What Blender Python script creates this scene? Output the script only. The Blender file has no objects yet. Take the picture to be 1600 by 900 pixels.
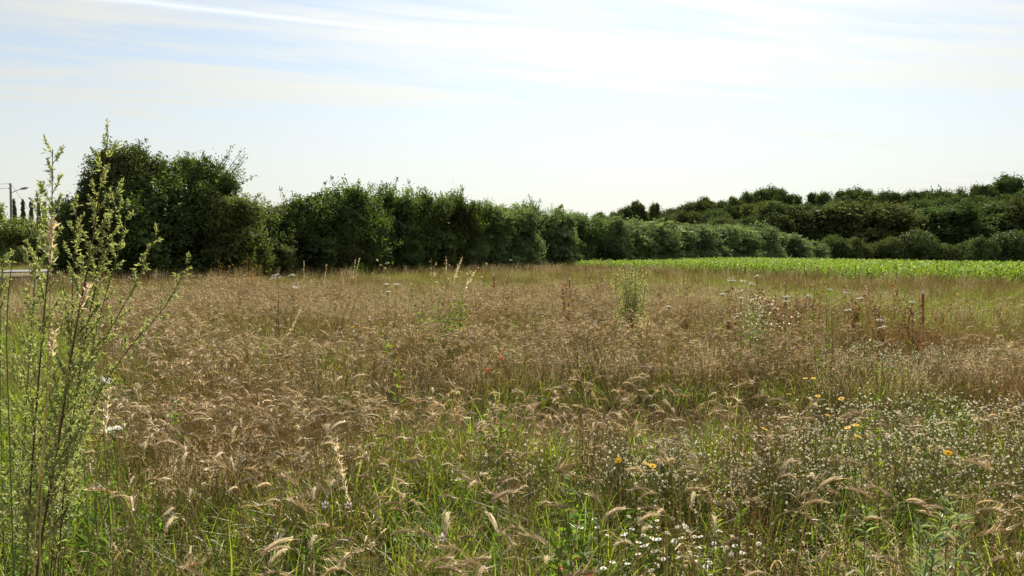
import bpy, math, random
import numpy as np
from mathutils import Vector, Matrix

# ------------------------------------------------------------------ camera, sky, sun, exposure
S = bpy.context.scene
COL = S.collection
CAM_H, HORIZON, F = 1.75, 395.0, 1256.0          # eye height (m), horizon row and focal length (photo pixels)
PITCH = math.atan((450 - HORIZON) / F)
cam_d = bpy.data.cameras.new("camera")
cam_d.sensor_width = 36.0
cam_d.lens = 36.0 * F / 1600.0
cam_d.clip_start, cam_d.clip_end = 0.05, 9000.0
cam = bpy.data.objects.new("camera", cam_d)
COL.objects.link(cam)
cam.location = (0, 0, CAM_H)
cam.rotation_euler = (math.pi / 2 - PITCH, 0, 0)
S.camera = cam

SUN_AZ, SUN_EL = math.radians(9.0), math.radians(41.0)      # azimuth from +Y towards +X
S.view_settings.view_transform = 'Standard'
S.view_settings.look = 'None'
S.view_settings.gamma = 1.0
S.view_settings.use_curve_mapping = False
S.view_settings.exposure = 1.38
S.cycles.max_bounces = 8
S.cycles.diffuse_bounces = 4
S.cycles.transmission_bounces = 4
S.cycles.use_denoising = True

sun_d = bpy.data.lights.new("sun", 'SUN')
sun_d.energy = 5.0
sun_d.angle = math.radians(0.55)
sun_d.color = (1.0, 0.94, 0.82)
sun = bpy.data.objects.new("sun", sun_d)
COL.objects.link(sun)
SUN_DIR = Vector((math.sin(SUN_AZ) * math.cos(SUN_EL), math.cos(SUN_AZ) * math.cos(SUN_EL), math.sin(SUN_EL)))
sun.rotation_euler = (-SUN_DIR).to_track_quat('-Z', 'Y').to_euler()
sun.location = (20, 60, 60)


class NT:
    """Small helper that wires shader nodes."""
    def __init__(self, tree):
        self.t = tree

    def n(self, typ, **kw):
        nd = self.t.nodes.new(typ)
        for k, v in kw.items():
            setattr(nd, k, v)
        return nd

    def put(self, sock, v):
        if v is None:
            return
        if hasattr(v, "is_output") or isinstance(v, bpy.types.NodeSocket):
            self.t.links.new(v, sock)
        else:
            if sock.type == 'RGBA' and len(v) == 3:
                v = (*v, 1.0)
            sock.default_value = v

    def math(self, op, a, b=None, c=None, clamp=False):
        nd = self.n('ShaderNodeMath', operation=op, use_clamp=clamp)
        for i, v in enumerate((a, b, c)):
            if v is not None:
                self.put(nd.inputs[i], v)
        return nd.outputs[0]

    def mix(self, f, a, b, blend='MIX'):
        nd = self.n('ShaderNodeMix', data_type='RGBA', blend_type=blend)
        self.put(nd.inputs[0], f)
        self.put(nd.inputs[6], a)
        self.put(nd.inputs[7], b)
        return nd.outputs[2]

    def noise(self, vec, scale, detail=3.0, rough=0.5, dist=0.0):
        nd = self.n('ShaderNodeTexNoise')
        if vec is not None:
            self.put(nd.inputs['Vector'], vec)
        nd.inputs['Scale'].default_value = scale
        nd.inputs['Detail'].default_value = detail
        nd.inputs['Roughness'].default_value = rough
        nd.inputs['Distortion'].default_value = dist
        return nd.outputs[0]

    def ramp(self, f, lo, hi, a=0.0, b=1.0):
        nd = self.n('ShaderNodeMapRange', interpolation_type='SMOOTHSTEP')
        self.put(nd.inputs[0], f)
        for i, v in zip((1, 2, 3, 4), (lo, hi, a, b)):
            nd.inputs[i].default_value = v
        return nd.outputs[0]


world = bpy.data.worlds.new("World")
S.world = world
world.use_nodes = True
wt = world.node_tree
wt.nodes.clear()
w = NT(wt)
sky = w.n('ShaderNodeTexSky', sky_type='NISHITA')
sky.sun_disc = False
sky.sun_elevation = SUN_EL
sky.sun_rotation = SUN_AZ
sky.air_density = 1.0
sky.dust_density = 0.4
sky.ozone_density = 1.2
co = w.n('ShaderNodeTexCoord')
sep = w.n('ShaderNodeSeparateXYZ')
wt.links.new(co.outputs['Generated'], sep.inputs[0])
zc = w.math('MAXIMUM', sep.outputs[2], 0.03)
u = w.math('DIVIDE', sep.outputs[0], zc)
v = w.math('DIVIDE', sep.outputs[1], zc)
# thin cirrus laid on a high plane, its streaks running along the contrail
ca, sa = math.cos(math.radians(20)), math.sin(math.radians(20))
ur = w.math('ADD', w.math('MULTIPLY', u, ca), w.math('MULTIPLY', v, sa))
vr = w.math('SUBTRACT', w.math('MULTIPLY', v, ca), w.math('MULTIPLY', u, sa))
cmb = w.n('ShaderNodeCombineXYZ')
wt.links.new(w.math('MULTIPLY', ur, 0.34), cmb.inputs[0])
wt.links.new(w.math('MULTIPLY', vr, 1.25), cmb.inputs[1])
cmb.inputs[2].default_value = 3.7
n1 = w.noise(cmb.outputs[0], 1.0, 6.0, 0.55, 0.7)
cmb2 = w.n('ShaderNodeCombineXYZ')
wt.links.new(w.math('MULTIPLY', u, 0.30), cmb2.inputs[0])
wt.links.new(w.math('MULTIPLY', v, 0.42), cmb2.inputs[1])
cmb2.inputs[2].default_value = 1.3
n2 = w.noise(cmb2.outputs[0], 0.8, 4.0, 0.5, 0.4)
cmb3 = w.n('ShaderNodeCombineXYZ')
wt.links.new(w.math('MULTIPLY', ur, 0.8), cmb3.inputs[0])
wt.links.new(w.math('MULTIPLY', vr, 3.6), cmb3.inputs[1])
n3 = w.noise(cmb3.outputs[0], 1.0, 5.0, 0.6, 1.2)
cl = w.ramp(w.math('ADD', w.math('ADD', w.math('MULTIPLY', n1, 0.42), w.math('MULTIPLY', n2, 0.36)), w.math('MULTIPLY', n3, 0.22)), 0.40, 0.62)
# contrail: a straight trail on the same plane
ax, ay, bx_, by_ = -1.95, 3.06, -0.20, 3.80
L = math.hypot(bx_ - ax, by_ - ay)
tx, ty = (bx_ - ax) / L, (by_ - ay) / L
du, dv = w.math('SUBTRACT', u, ax), w.math('SUBTRACT', v, ay)
along = w.math('ADD', w.math('MULTIPLY', du, tx), w.math('MULTIPLY', dv, ty))
cross = w.math('SUBTRACT', w.math('MULTIPLY', dv, tx), w.math('MULTIPLY', du, ty))
cross = w.math('ADD', cross, w.math('MULTIPLY', w.math('SUBTRACT', n1, 0.5), 0.10))
wid = w.ramp(along, 0.0, L, 0.095, 0.035)
ct = w.math('SUBTRACT', 1.0, w.math('DIVIDE', w.math('ABSOLUTE', cross), wid), clamp=True)
ct = w.math('MULTIPLY', w.math('SMOOTH_MIN', ct, 1.0, 0.3), w.ramp(along, L, L - 0.5, 0.0, 0.75))
cover = w.math('MAXIMUM', w.math('ADD', w.math('MULTIPLY', cl, 0.62), 0.28), ct)
haze = w.ramp(sep.outputs[2], 0.0, 0.30, 0.92, 0.30)          # moist air whitening the low sky
cover = w.math('MAXIMUM', cover, haze)
# cirrus scatters sunlight forward, so it is brighter round the sun
dotn = w.n('ShaderNodeVectorMath', operation='DOT_PRODUCT')
wt.links.new(co.outputs['Generated'], dotn.inputs[0])
dotn.inputs[1].default_value = SUN_DIR
ph = w.math('POWER', w.math('MAXIMUM', dotn.outputs['Value'], 0.0), 8.0)
bright = w.math('ADD', w.math('MULTIPLY', ph, 6.8), w.math('ADD', 6.0, w.math('MULTIPLY', ct, 2.8)))
cc = w.n('ShaderNodeVectorMath', operation='SCALE')
cc.inputs[0].default_value = (1.0, 0.995, 0.90)
wt.links.new(bright, cc.inputs[3])
skc = w.mix(cover, sky.outputs[0], cc.outputs[0])
bg = w.n('ShaderNodeBackground')
bg.inputs[1].default_value = 0.05
wt.links.new(skc, bg.inputs[0])
wo = w.n('ShaderNodeOutputWorld')
wt.links.new(bg.outputs[0], wo.inputs[0])

# ------------------------------------------------------------------ helpers
rng = np.random.default_rng(11)
random.seed(5)


def tag(o, label, cat, group=None, kind=None):
    o['label'] = label
    o['category'] = cat
    if group:
        o['group'] = group
    if kind:
        o['kind'] = kind
    return o


def empty(name, loc, rz=0.0, s=1.0):
    o = bpy.data.objects.new(name, None)
    o.empty_display_size = 0.1
    o.location = loc
    o.rotation_euler = (0, 0, rz)
    o.scale = (s, s, s)
    COL.objects.link(o)
    return o


def link(name, me, parent=None):
    o = bpy.data.objects.new(name, me)
    COL.objects.link(o)
    if parent is not None:
        o.parent = parent
    return o


def copy_thing(src, loc, rz, s=1.0):
    """A copy of a thing with its parts and sub-parts (mesh data shared)."""
    r = src.copy()
    COL.objects.link(r)
    r.location, r.rotation_euler, r.scale = loc, (0, 0, rz), (s, s, s) if not hasattr(s, '__len__') else s
    for ch in src.children:
        c = ch.copy()
        COL.objects.link(c)
        c.parent = r
        for g in ch.children:
            d = g.copy()
            COL.objects.link(d)
            d.parent = c
    return r


def terrain(x, y):
    x, y = np.asarray(x, float), np.asarray(y, float)
    ss = lambda a, b, t: (lambda q: q * q * (3 - 2 * q))(np.clip((t - a) / (b - a), 0, 1))
    z = -3.4 * ss(28, 105, x) * ss(25, 150, y) - .3 * ss(72, 96, y) * ss(26, 10, x) * ss(-16, 0, x)
    z = z + 15.0 * ss(212, 345, y - 0.10 * x) * ss(-10, 120, x)
    z = z + 0.5 * ss(70, 110, y) * ss(-20, -45, x)
    z = z + 0.42 * ss(-24, -30, x) * ss(34, 43, y) * ss(78, 66, y)
    z = z + 0.05 * np.sin(x * 0.21 + 1) * np.sin(y * 0.17) + 0.03 * np.sin(x * 0.9) * np.sin(y * 0.7 + 2)
    return z


def gz(x, y):
    return float(terrain(x, y))


def at(px, D):
    return (px - 800.0) / F * D


def z_of(py, D):
    return CAM_H + (HORIZON - py) / F * D


class MB:
    """Collects vertices and faces (triangles and quads) into ONE mesh."""
    def __init__(self):
        self.V, self.Fq, self.Ft, self.R, self.nv = [], [], [], [], 0
        self.Mq, self.Mt = [], []

    def add(self, v, f, rnd=None, mat=0):
        v = np.asarray(v, float).reshape(-1, 3)
        f = np.asarray(f, int)
        self.V.append(v)
        self.R.append(np.full(len(v), random.random()) if rnd is None else np.broadcast_to(np.asarray(rnd, float), (len(v),)))
        if len(f):
            (self.Fq if f.shape[1] == 4 else self.Ft).append(f + self.nv)
            (self.Mq if f.shape[1] == 4 else self.Mt).append(np.full(len(f), mat))
        self.nv += len(v)

    def tube(self, pts, rad, sides=4, mat=0, rnd=None, cap=True):
        pts = np.asarray(pts, float)
        n = len(pts)
        rad = np.broadcast_to(np.asarray(rad, float), (n,))
        t = np.gradient(pts, axis=0)
        t /= np.linalg.norm(t, axis=1, keepdims=True) + 1e-9
        ref = np.array([0.31, 0.87, 0.12]) if abs(t[0, 2]) > 0.5 else np.array([0.05, 0.1, 1.0])
        s = np.cross(t, ref)
        s /= np.linalg.norm(s, axis=1, keepdims=True) + 1e-9
        b = np.cross(t, s)
        a = np.arange(sides) / sides * 2 * np.pi
        v = pts[:, None] + rad[:, None, None] * (np.cos(a)[None, :, None] * s[:, None] + np.sin(a)[None, :, None] * b[:, None])
        f = [(i * sides + k, i * sides + (k + 1) % sides, (i + 1) * sides + (k + 1) % sides, (i + 1) * sides + k) for i in range(n - 1) for k in range(sides)]
        self.add(v, f, rnd, mat)
        if cap and sides == 4:
            self.add(v[-1], [(0, 1, 2, 3)], rnd, mat)

    def ribbon(self, pts, wid, side, mat=0, rnd=None):
        """A leaf blade: strip of quads, WID per point, SIDE the flat direction."""
        pts = np.asarray(pts, float)
        n = len(pts)
        wid = np.broadcast_to(np.asarray(wid, float), (n,))
        side = np.asarray(side, float)
        side = side / (np.linalg.norm(side) + 1e-9)
        v = np.concatenate([pts - side * wid[:, None] / 2, pts + side * wid[:, None] / 2])
        f = [(i, i + 1, n + i + 1, n + i) for i in range(n - 1)]
        self.add(v, f, rnd, mat)

    def leaves(self, p, a, nrm, L, W, mat=0, rnd=None, fold=0.0):
        """Many kite-shaped leaves at once: base P, axis A, normal NRM, length L, width W."""
        p, a, nrm = (np.asarray(q, float).reshape(-1, 3) for q in (p, a, nrm))
        N = len(p)
        a = a / (np.linalg.norm(a, axis=1, keepdims=True) + 1e-9)
        s = np.cross(a, nrm)
        s /= np.linalg.norm(s, axis=1, keepdims=True) + 1e-9
        up = np.cross(s, a)
        L = np.broadcast_to(np.asarray(L, float), (N,))[:, None]
        W = np.broadcast_to(np.asarray(W, float), (N,))[:, None]
        m = p + a * L * 0.45
        v = np.stack([p, m + s * W / 2 + up * fold * L, p + a * L, m - s * W / 2 + up * fold * L], 1)
        f = np.arange(N * 4).reshape(N, 4)
        r = np.random.default_rng(N + self.nv).random(N) if rnd is None else np.broadcast_to(rnd, (N,))
        self.add(v, f, np.repeat(r, 4), mat)

    def mesh(self, name, mats, smooth=False):
        V = np.concatenate(self.V)
        R = np.concatenate(self.R)
        q = np.concatenate(self.Fq) if self.Fq else np.zeros((0, 4), int)
        t = np.concatenate(self.Ft) if self.Ft else np.zeros((0, 3), int)
        me = bpy.data.meshes.new(name)
        me.vertices.add(len(V))
        me.vertices.foreach_set("co", V.astype(np.float32).ravel())
        me.loops.add(q.size + t.size)
        me.loops.foreach_set("vertex_index", np.concatenate([q.ravel(), t.ravel()]).astype(np.int32))
        me.polygons.add(len(q) + len(t))
        st = np.concatenate([np.arange(len(q)) * 4, q.size + np.arange(len(t)) * 3])
        me.polygons.foreach_set("loop_start", st.astype(np.int32))
        mi = np.concatenate([np.concatenate(self.Mq) if self.Mq else [], np.concatenate(self.Mt) if self.Mt else []])
        me.polygons.foreach_set("material_index", mi.astype(np.int32))
        me.polygons.foreach_set("use_smooth", np.full(len(mi), smooth))
        me.update(calc_edges=True)
        at_ = me.attributes.new("lv", 'FLOAT', 'POINT')
        at_.data.foreach_set("value", R.astype(np.float32))
        for m in (mats if isinstance(mats, (list, tuple)) else [mats]):
            me.materials.append(m)
        return me


def unit(v):
    v = np.asarray(v, float)
    return v / (np.linalg.norm(v, axis=-1, keepdims=True) + 1e-9)


def vnoise(x, y, s, seed):
    """Value noise on the ground plane, 0..1."""
    r = np.random.default_rng(seed).random((64, 64))
    X, Y = np.asarray(x, float) / s + 1000, np.asarray(y, float) / s + 1000
    i, j = np.floor(X).astype(int), np.floor(Y).astype(int)
    fx, fy = X - i, Y - j
    fx, fy = fx * fx * (3 - 2 * fx), fy * fy * (3 - 2 * fy)
    g = lambda a, b: r[a % 64, b % 64]
    return (g(i, j) * (1 - fx) + g(i + 1, j) * fx) * (1 - fy) + (g(i, j + 1) * (1 - fx) + g(i + 1, j + 1) * fx) * fy


def lump(d, seed, k=2.6):
    """Smooth lumpy noise on directions / positions, about -1..1."""
    r = np.random.default_rng(seed)
    o = np.zeros(len(d))
    for i in range(7):
        q = r.normal(size=3) * k
        o += np.sin(d @ q + r.random() * 6.28)
    return o / 3.2


# ------------------------------------------------------------------ materials
def leaf_mat(name, c1, c2, trans=0.4, tcol=None, gloss=0.06, rough=0.42, var=0.35, hue=0.03, clump=0.0):
    m = bpy.data.materials.new(name)
    m.use_nodes = True
    t = m.node_tree
    t.nodes.clear()
    k = NT(t)
    lv = k.n('ShaderNodeAttribute', attribute_name="lv")
    oi = k.n('ShaderNodeObjectInfo')
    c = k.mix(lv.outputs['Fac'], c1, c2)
    val = k.math('ADD', k.math('MULTIPLY', oi.outputs['Random'], 2 * var), 1 - var)
    if clump:
        tc = k.n('ShaderNodeTexCoord')
        nz = k.noise(tc.outputs['Object'], clump, 2.0)
        val = k.math('MULTIPLY', val, k.ramp(nz, 0.32, 0.68, 0.6, 1.6))  # leaf tone varies in patches; the bright ones also paint in sunlit foliage
    hs = k.n('ShaderNodeHueSaturation')
    k.put(hs.inputs['Hue'], k.math('ADD', k.math('MULTIPLY', k.math('FRACT', k.math('MULTIPLY', oi.outputs['Random'], 7.3)), 2 * hue), 0.5 - hue))
    k.put(hs.inputs['Value'], val)
    k.put(hs.inputs['Color'], c)
    d = k.n('ShaderNodeBsdfDiffuse')
    tr = k.n('ShaderNodeBsdfTranslucent')
    t.links.new(hs.outputs[0], d.inputs[0])
    tint = tcol or (1.25, 1.25, 0.6)
    t.links.new(k.mix(1.0, hs.outputs[0], tint, 'MULTIPLY'), tr.inputs[0])
    mx = k.n('ShaderNodeMixShader')
    mx.inputs[0].default_value = trans
    t.links.new(d.outputs[0], mx.inputs[1])
    t.links.new(tr.outputs[0], mx.inputs[2])
    g = k.n('ShaderNodeBsdfGlossy')
    g.inputs[0].default_value = (1, 1, 1, 1)
    g.inputs['Roughness'].default_value = rough
    lw = k.n('ShaderNodeLayerWeight')
    lw.inputs[0].default_value = 0.35
    m2 = k.n('ShaderNodeMixShader')
    k.put(m2.inputs[0], k.math('MULTIPLY', k.math('ADD', lw.outputs['Fresnel'], 0.25), gloss))
    t.links.new(mx.outputs[0], m2.inputs[1])
    t.links.new(g.outputs[0], m2.inputs[2])
    out = k.n('ShaderNodeOutputMaterial')
    t.links.new(m2.outputs[0], out.inputs[0])
    return m


def solid_mat(name, c1, c2, scale=20.0, rough=0.8, bump=0.0, spec=0.3):
    m = bpy.data.materials.new(name)
    m.use_nodes = True
    t = m.node_tree
    k = NT(t)
    p = t.nodes['Principled BSDF']
    tc = k.n('ShaderNodeTexCoord')
    nz = k.noise(tc.outputs['Object'], scale, 5.0, 0.6)
    t.links.new(k.mix(k.ramp(nz, 0.3, 0.7), c1, c2), p.inputs['Base Color'])
    p.inputs['Roughness'].default_value = rough
    p.inputs['Specular IOR Level'].default_value = spec
    if bump:
        b = k.n('ShaderNodeBump')
        b.inputs['Strength'].default_value = bump
        t.links.new(nz, b.inputs['Height'])
        t.links.new(b.outputs[0], p.inputs['Normal'])
    return m


M = {}
M['straw'] = leaf_mat('straw', (.40, .325, .16), (.27, .21, .085), 0.35, (1.1, 1.0, .7), .015, .5, .3, .012)
M['ear'] = leaf_mat('wheat_ear', (.50, .42, .27), (.385, .305, .17), 0.4, (1.1, 1.0, .75), .02, .45, .25, .01)
M['awn'] = leaf_mat('wheat_awn', (.56, .45, .29), (.45, .35, .22), 0.5, (1.1, 1.0, .8), .04, .4, .2, .01)
M['pale'] = leaf_mat('pale_seed', (.66, .57, .42), (.55, .45, .31), 0.4, (1.1, 1.05, .8), .08, .4, .15, .01)
M['dry'] = leaf_mat('dry_grass', (.30, .235, .12), (.19, .135, .065), 0.4, (1.1, 1.0, .7), .015, .5, .35, .015)
M['silk'] = leaf_mat('silky_panicle', (.52, .43, .31), (.40, .32, .22), .5, (1.1, 1.05, .85), .02, .45, .25, .015)
M['russet'] = leaf_mat('russet_grass', (.26, .175, .09), (.17, .11, .055), .35, (1.1, 1.0, .7), .015, .5, .3, .015)
M['rust'] = leaf_mat('rust_weed', (.23, .125, .045), (.15, .075, .03), 0.3, (1.1, 1.0, .7), .04, .5, .25, .02)
M['grass'] = leaf_mat('grass', (.11, .16, .025), (.18, .19, .04), 0.5, (1.25, 1.25, .5), .015, .5, .3, .025)
M['weed'] = leaf_mat('weed_leaf', (.075, .14, .02), (.14, .19, .035), 0.48, (1.2, 1.3, .5), .015, .5, .3, .02)
M['olive'] = leaf_mat('olive_grass', (.105, .14, .028), (.18, .185, .045), 0.45, (1.2, 1.15, .6), .012, .5, .3, .02)
M['lush'] = leaf_mat('lush_grass', (.12, .19, .022), (.18, .23, .035), 0.5, (1.15, 1.2, .5), .012, .5, .2, .02)
M['mug'] = leaf_mat('mugwort_leaf', (.21, .235, .09), (.29, .305, .14), 0.47, (1.15, 1.2, .7), .025, .45, .1, .01)
M['mugstem'] = leaf_mat('mugwort_stem', (.055, .030, .022), (.10, .055, .035), 0.0, None, .06, .4, .1, .01)
M['greystem'] = leaf_mat('green_stem', (.10, .125, .04), (.15, .15, .06), 0.1, None, .06, .4, .2, .02)
M['silver'] = leaf_mat('silver_leaf', (.17, .22, .085), (.23, .27, .12), 0.4, (1.1, 1.2, .6), .10, .35, .15, .01)
M['white'] = leaf_mat('white_petal', (.80, .80, .76), (.70, .70, .66), 0.35, (1, 1, .95), .02, .5, .08, .01)
M['fluff'] = leaf_mat('seed_fluff', (.74, .69, .57), (.58, .53, .40), 0.45, (1, 1, .92), .02, .5, .12, .01)
M['yellow'] = leaf_mat('yellow_petal', (.78, .50, .02), (.70, .40, .015), 0.35, (1.1, 1.0, .6), .03, .5, .1, .01)
M['poppy'] = leaf_mat('poppy_petal', (.72, .10, .03), (.62, .07, .02), 0.45, (1.2, 1, .8), .03, .5, .1, .005)
M['pink'] = leaf_mat('pink_petal', (.80, .66, .69), (.74, .57, .61), 0.4, (1, 1, 1), .02, .5, .08, .01)
M['maize'] = leaf_mat('maize_leaf', (.135, .205, .024), (.185, .255, .032), 0.5, (1.1, 1.12, .55), .006, .38, .22, .02)
M['hedge'] = leaf_mat('hedge_leaf', (.042, .064, .019), (.090, .112, .030), 0.36, (1.3, 1.45, .5), .04, .45, .22, .025, .55)
M['willow'] = leaf_mat('willow_leaf', (.10, .135, .06), (.145, .175, .08), 0.32, (1.2, 1.35, .6), .025, .5, .15, .015, .5)
M['wood'] = leaf_mat('woodland_leaf', (.045, .066, .026), (.085, .098, .034), 0.25, (1.2, 1.3, .6), .01, .5, .3, .03, .3)
M['round'] = leaf_mat('bush_leaf', (.050, .070, .025), (.090, .105, .032), 0.25, (1.2, 1.3, .6), .03, .4, .2, .03, .4)
M['litbush'] = leaf_mat('roadside_bush_leaf', (.085, .115, .025), (.13, .15, .035), 0.34, (1.2, 1.3, .5), .06, .42, .15, .02, .5)
M['poplar'] = leaf_mat('poplar_leaf', (.035, .055, .020), (.06, .08, .03), 0.2, None, .08, .4, .2, .02)
M['bark'] = solid_mat('bark', (.05, .04, .03), (.10, .08, .06), 6, .9, .4)
M['red'] = solid_mat('stake_red', (.33, .035, .03), (.22, .03, .025), 30, .55)
M['whitepaint'] = solid_mat('stake_white', (.72, .70, .66), (.6, .58, .54), 30, .6)
M['pole'] = solid_mat('concrete_pole', (.16, .16, .16), (.24, .24, .23), 8, .85)
M['metal'] = solid_mat('lamp_metal', (.22, .23, .24), (.28, .29, .30), 8, .45)
M['glass'] = solid_mat('lamp_glass', (.5, .5, .48), (.55, .55, .52), 8, .2)
M['wire'] = solid_mat('wire', (.03, .03, .03), (.05, .05, .05), 8, .6)
M['asphalt'] = solid_mat('asphalt', (.10, .10, .105), (.15, .15, .15), 3, .8, .1)


def ground_mat():
    m = bpy.data.materials.new('field_soil')
    m.use_nodes = True
    t = m.node_tree
    k = NT(t)
    p = t.nodes['Principled BSDF']
    g = k.n('ShaderNodeNewGeometry')
    a = k.noise(g.outputs['Position'], 0.35, 5, .6)
    b = k.noise(g.outputs['Position'], 9.0, 5, .65)
    c = k.mix(k.ramp(b, .3, .7), (.055, .042, .022), (.14, .105, .055))
    c = k.mix(k.math('MULTIPLY', k.ramp(a, .42, .62), 0.7), c, (.07, .085, .022))
    t.links.new(c, p.inputs['Base Color'])
    p.inputs['Roughness'].default_value = .95
    p.inputs['Specular IOR Level'].default_value = .1
    bm = k.n('ShaderNodeBump')
    bm.inputs['Strength'].default_value = .6
    bm.inputs['Distance'].default_value = .05
    t.links.new(b, bm.inputs['Height'])
    t.links.new(bm.outputs[0], p.inputs['Normal'])
    return m


M['soil'] = ground_mat()

# ------------------------------------------------------------------ the ground, the road
gx = np.concatenate([[-5000, -2500, -1200, -700, -450], np.arange(-320, -60, 12), np.arange(-60, 130, 2.5), np.arange(130, 420, 10), [480, 700, 1200, 2500, 5000]])
gy = np.concatenate([[-1500, -500, -120, -30, -8], np.arange(0, 140, 2.5), np.arange(140, 420, 8), [450, 600, 1000, 2000, 4000, 7000]])
X, Y = np.meshgrid(gx, gy)
mb = MB()
nx_, ny_ = len(gx), len(gy)
fi = np.array([(j * nx_ + i, j * nx_ + i + 1, (j + 1) * nx_ + i + 1, (j + 1) * nx_ + i) for j in range(ny_ - 1) for i in range(nx_ - 1)])
mb.add(np.stack([X, Y, terrain(X, Y)], -1).reshape(-1, 3), fi, 0.5)
tag(link('ground', mb.mesh('ground', M['soil'], True)), 'bare brown soil under the whole field and the wooded hill', 'ground', kind='structure')

mb = MB()
rp = np.array([(-200, 26), (-110, 36), (-70, 43), (-48, 46.5), (-38, 50), (-33.5, 56), (-33, 66), (-36, 90), (-44, 140), (-60, 220)], float)
tt = np.linspace(0, len(rp) - 1, 60)
rc = np.stack([np.interp(tt, np.arange(len(rp)), rp[:, k]) for k in (0, 1)], 1)
tg = unit(np.gradient(rc, axis=0))
nm = np.stack([-tg[:, 1], tg[:, 0]], 1)
va, vb = rc + nm * 2.6, rc - nm * 2.6
n = len(rc)
zr = lambda q: terrain(q[:, 0], q[:, 1]) + 0.06
mb.add(np.concatenate([np.c_[va, zr(va)], np.c_[vb, zr(vb)]]), [(i, n + i, n + i + 1, i + 1) for i in range(n - 1)], .5)
tag(link('road', mb.mesh('road', M['asphalt'])), 'grey asphalt lane passing behind the tall weeds', 'road', kind='structure')

# ------------------------------------------------------------------ trees and shrubs
def crown(seed, lobes, n, leaf, spread=0.2, shoots=0, shoot_len=(0.6, 1.4), aspect=0.5, k=2.6, rough=0.34, down=0.35, per=8, core=0.14):
    """A crown: sprays of small leaves over lumpy lobes, loose leaf inside, leafy shoots on top."""
    r = np.random.default_rng(seed)
    mb = MB()
    C = np.array([l[0] for l in lobes], float)
    Rr = np.array([l[1] for l in lobes], float)
    wgt = (Rr[:, 0] * Rr[:, 2] + Rr[:, 1] * Rr[:, 2] + Rr[:, 0] * Rr[:, 1])
    wgt /= wgt.sum()
    mN = n // per
    li = r.choice(len(lobes), mN * 2, p=wgt)
    d = unit(r.normal(size=(mN * 2, 3)))
    d[:, 2] = np.where((d[:, 2] < 0) & (r.random(mN * 2) > down), -d[:, 2], d[:, 2])
    rad = 0.94 + rough * lump(d * 1.0 + C[li] * 0.35, seed + 3, k) + rough * 0.5 * lump(d * 2.5 + C[li], seed + 9, k) - np.abs(r.normal(size=mN * 2)) * 0.10
    inner = r.random(mN * 2) < core
    rad = np.where(inner, rad * r.random(mN * 2) ** 0.5, rad)
    p = C[li] + d * Rr[li] * rad[:, None]
    keep = np.ones(len(p), bool)
    for j in range(len(lobes)):
        q = np.linalg.norm((p - C[j]) / Rr[j], axis=1)
        keep &= ~((q < 0.72) & (li != j) & (r.random(len(p)) > 0.15))
    keep &= p[:, 2] > 0.05
    p, d, inner = p[keep][:mN], d[keep][:mN], inner[keep][:mN]
    nrm0 = unit(d + np.array([0, 0, .4]))
    P = np.repeat(p, per, 0)
    off = r.normal(size=P.shape) * spread
    P = P + off
    Nn = unit(np.repeat(nrm0, per, 0) + r.normal(size=P.shape) * 0.75)
    A = unit(np.cross(Nn, r.normal(size=P.shape)) + np.array([0, 0, -0.15]))
    size = leaf * r.uniform(0.65, 1.35, len(P))
    rv = np.clip(np.repeat(r.random(len(p)), per) * 0.6 + r.random(len(P)) * 0.4, 0, 1)
    ok = P[:, 2] > 0.02
    mb.leaves(P[ok], A[ok], Nn[ok], size[ok], size[ok] * aspect, 0, rv[ok], fold=0.06)
    # the dense twiggy leaf mass inside
    nc = int(n * 0.16)
    li = r.choice(len(lobes), nc, p=wgt)
    d2 = unit(r.normal(size=(nc, 3)))
    cp = C[li] + d2 * Rr[li] * (r.uniform(.25, .8, nc) ** .6)[:, None]
    g = cp[:, 2] > 0.05
    cs = leaf * r.uniform(1.8, 3.2, nc)
    cn = unit(d2 + r.normal(size=d2.shape) * .5)
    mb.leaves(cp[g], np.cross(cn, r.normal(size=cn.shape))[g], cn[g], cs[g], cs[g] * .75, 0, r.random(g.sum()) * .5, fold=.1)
    # leafy shoots on the top
    tops = np.where((d[:, 2] > 0.25) & ~inner)[0]
    if shoots and len(tops):
        for i in r.choice(tops, min(shoots, len(tops)), replace=False):
            ln = r.uniform(*shoot_len)
            dr = unit(np.array([0, 0, .75]) + d[i] * 0.9 + r.normal(size=3) * 0.35)
            t = np.linspace(0, 1, 5)[:, None]
            pts = p[i] - dr * 0.3 + dr * ln * t + np.array([0, 0, -0.12]) * t ** 2 * ln
            mb.tube(pts, np.linspace(0.018, 0.006, 5), 3, 1, cap=False)
            m = int(ln / leaf * 7)
            s = r.random(m)[:, None] ** .8
            lp = p[i] - dr * 0.3 + dr * ln * s + r.normal(size=(m, 3)) * ln * (.03 + .13 * (1 - s) * s * 2)
            la = unit(dr + r.normal(size=(m, 3)) * 0.8)
            mb.leaves(lp, la, r.normal(size=(m, 3)), leaf * r.uniform(.6, 1.1, m), leaf * aspect * r.uniform(.6, 1.1, m), 0, r.random(m))
    return mb


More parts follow.
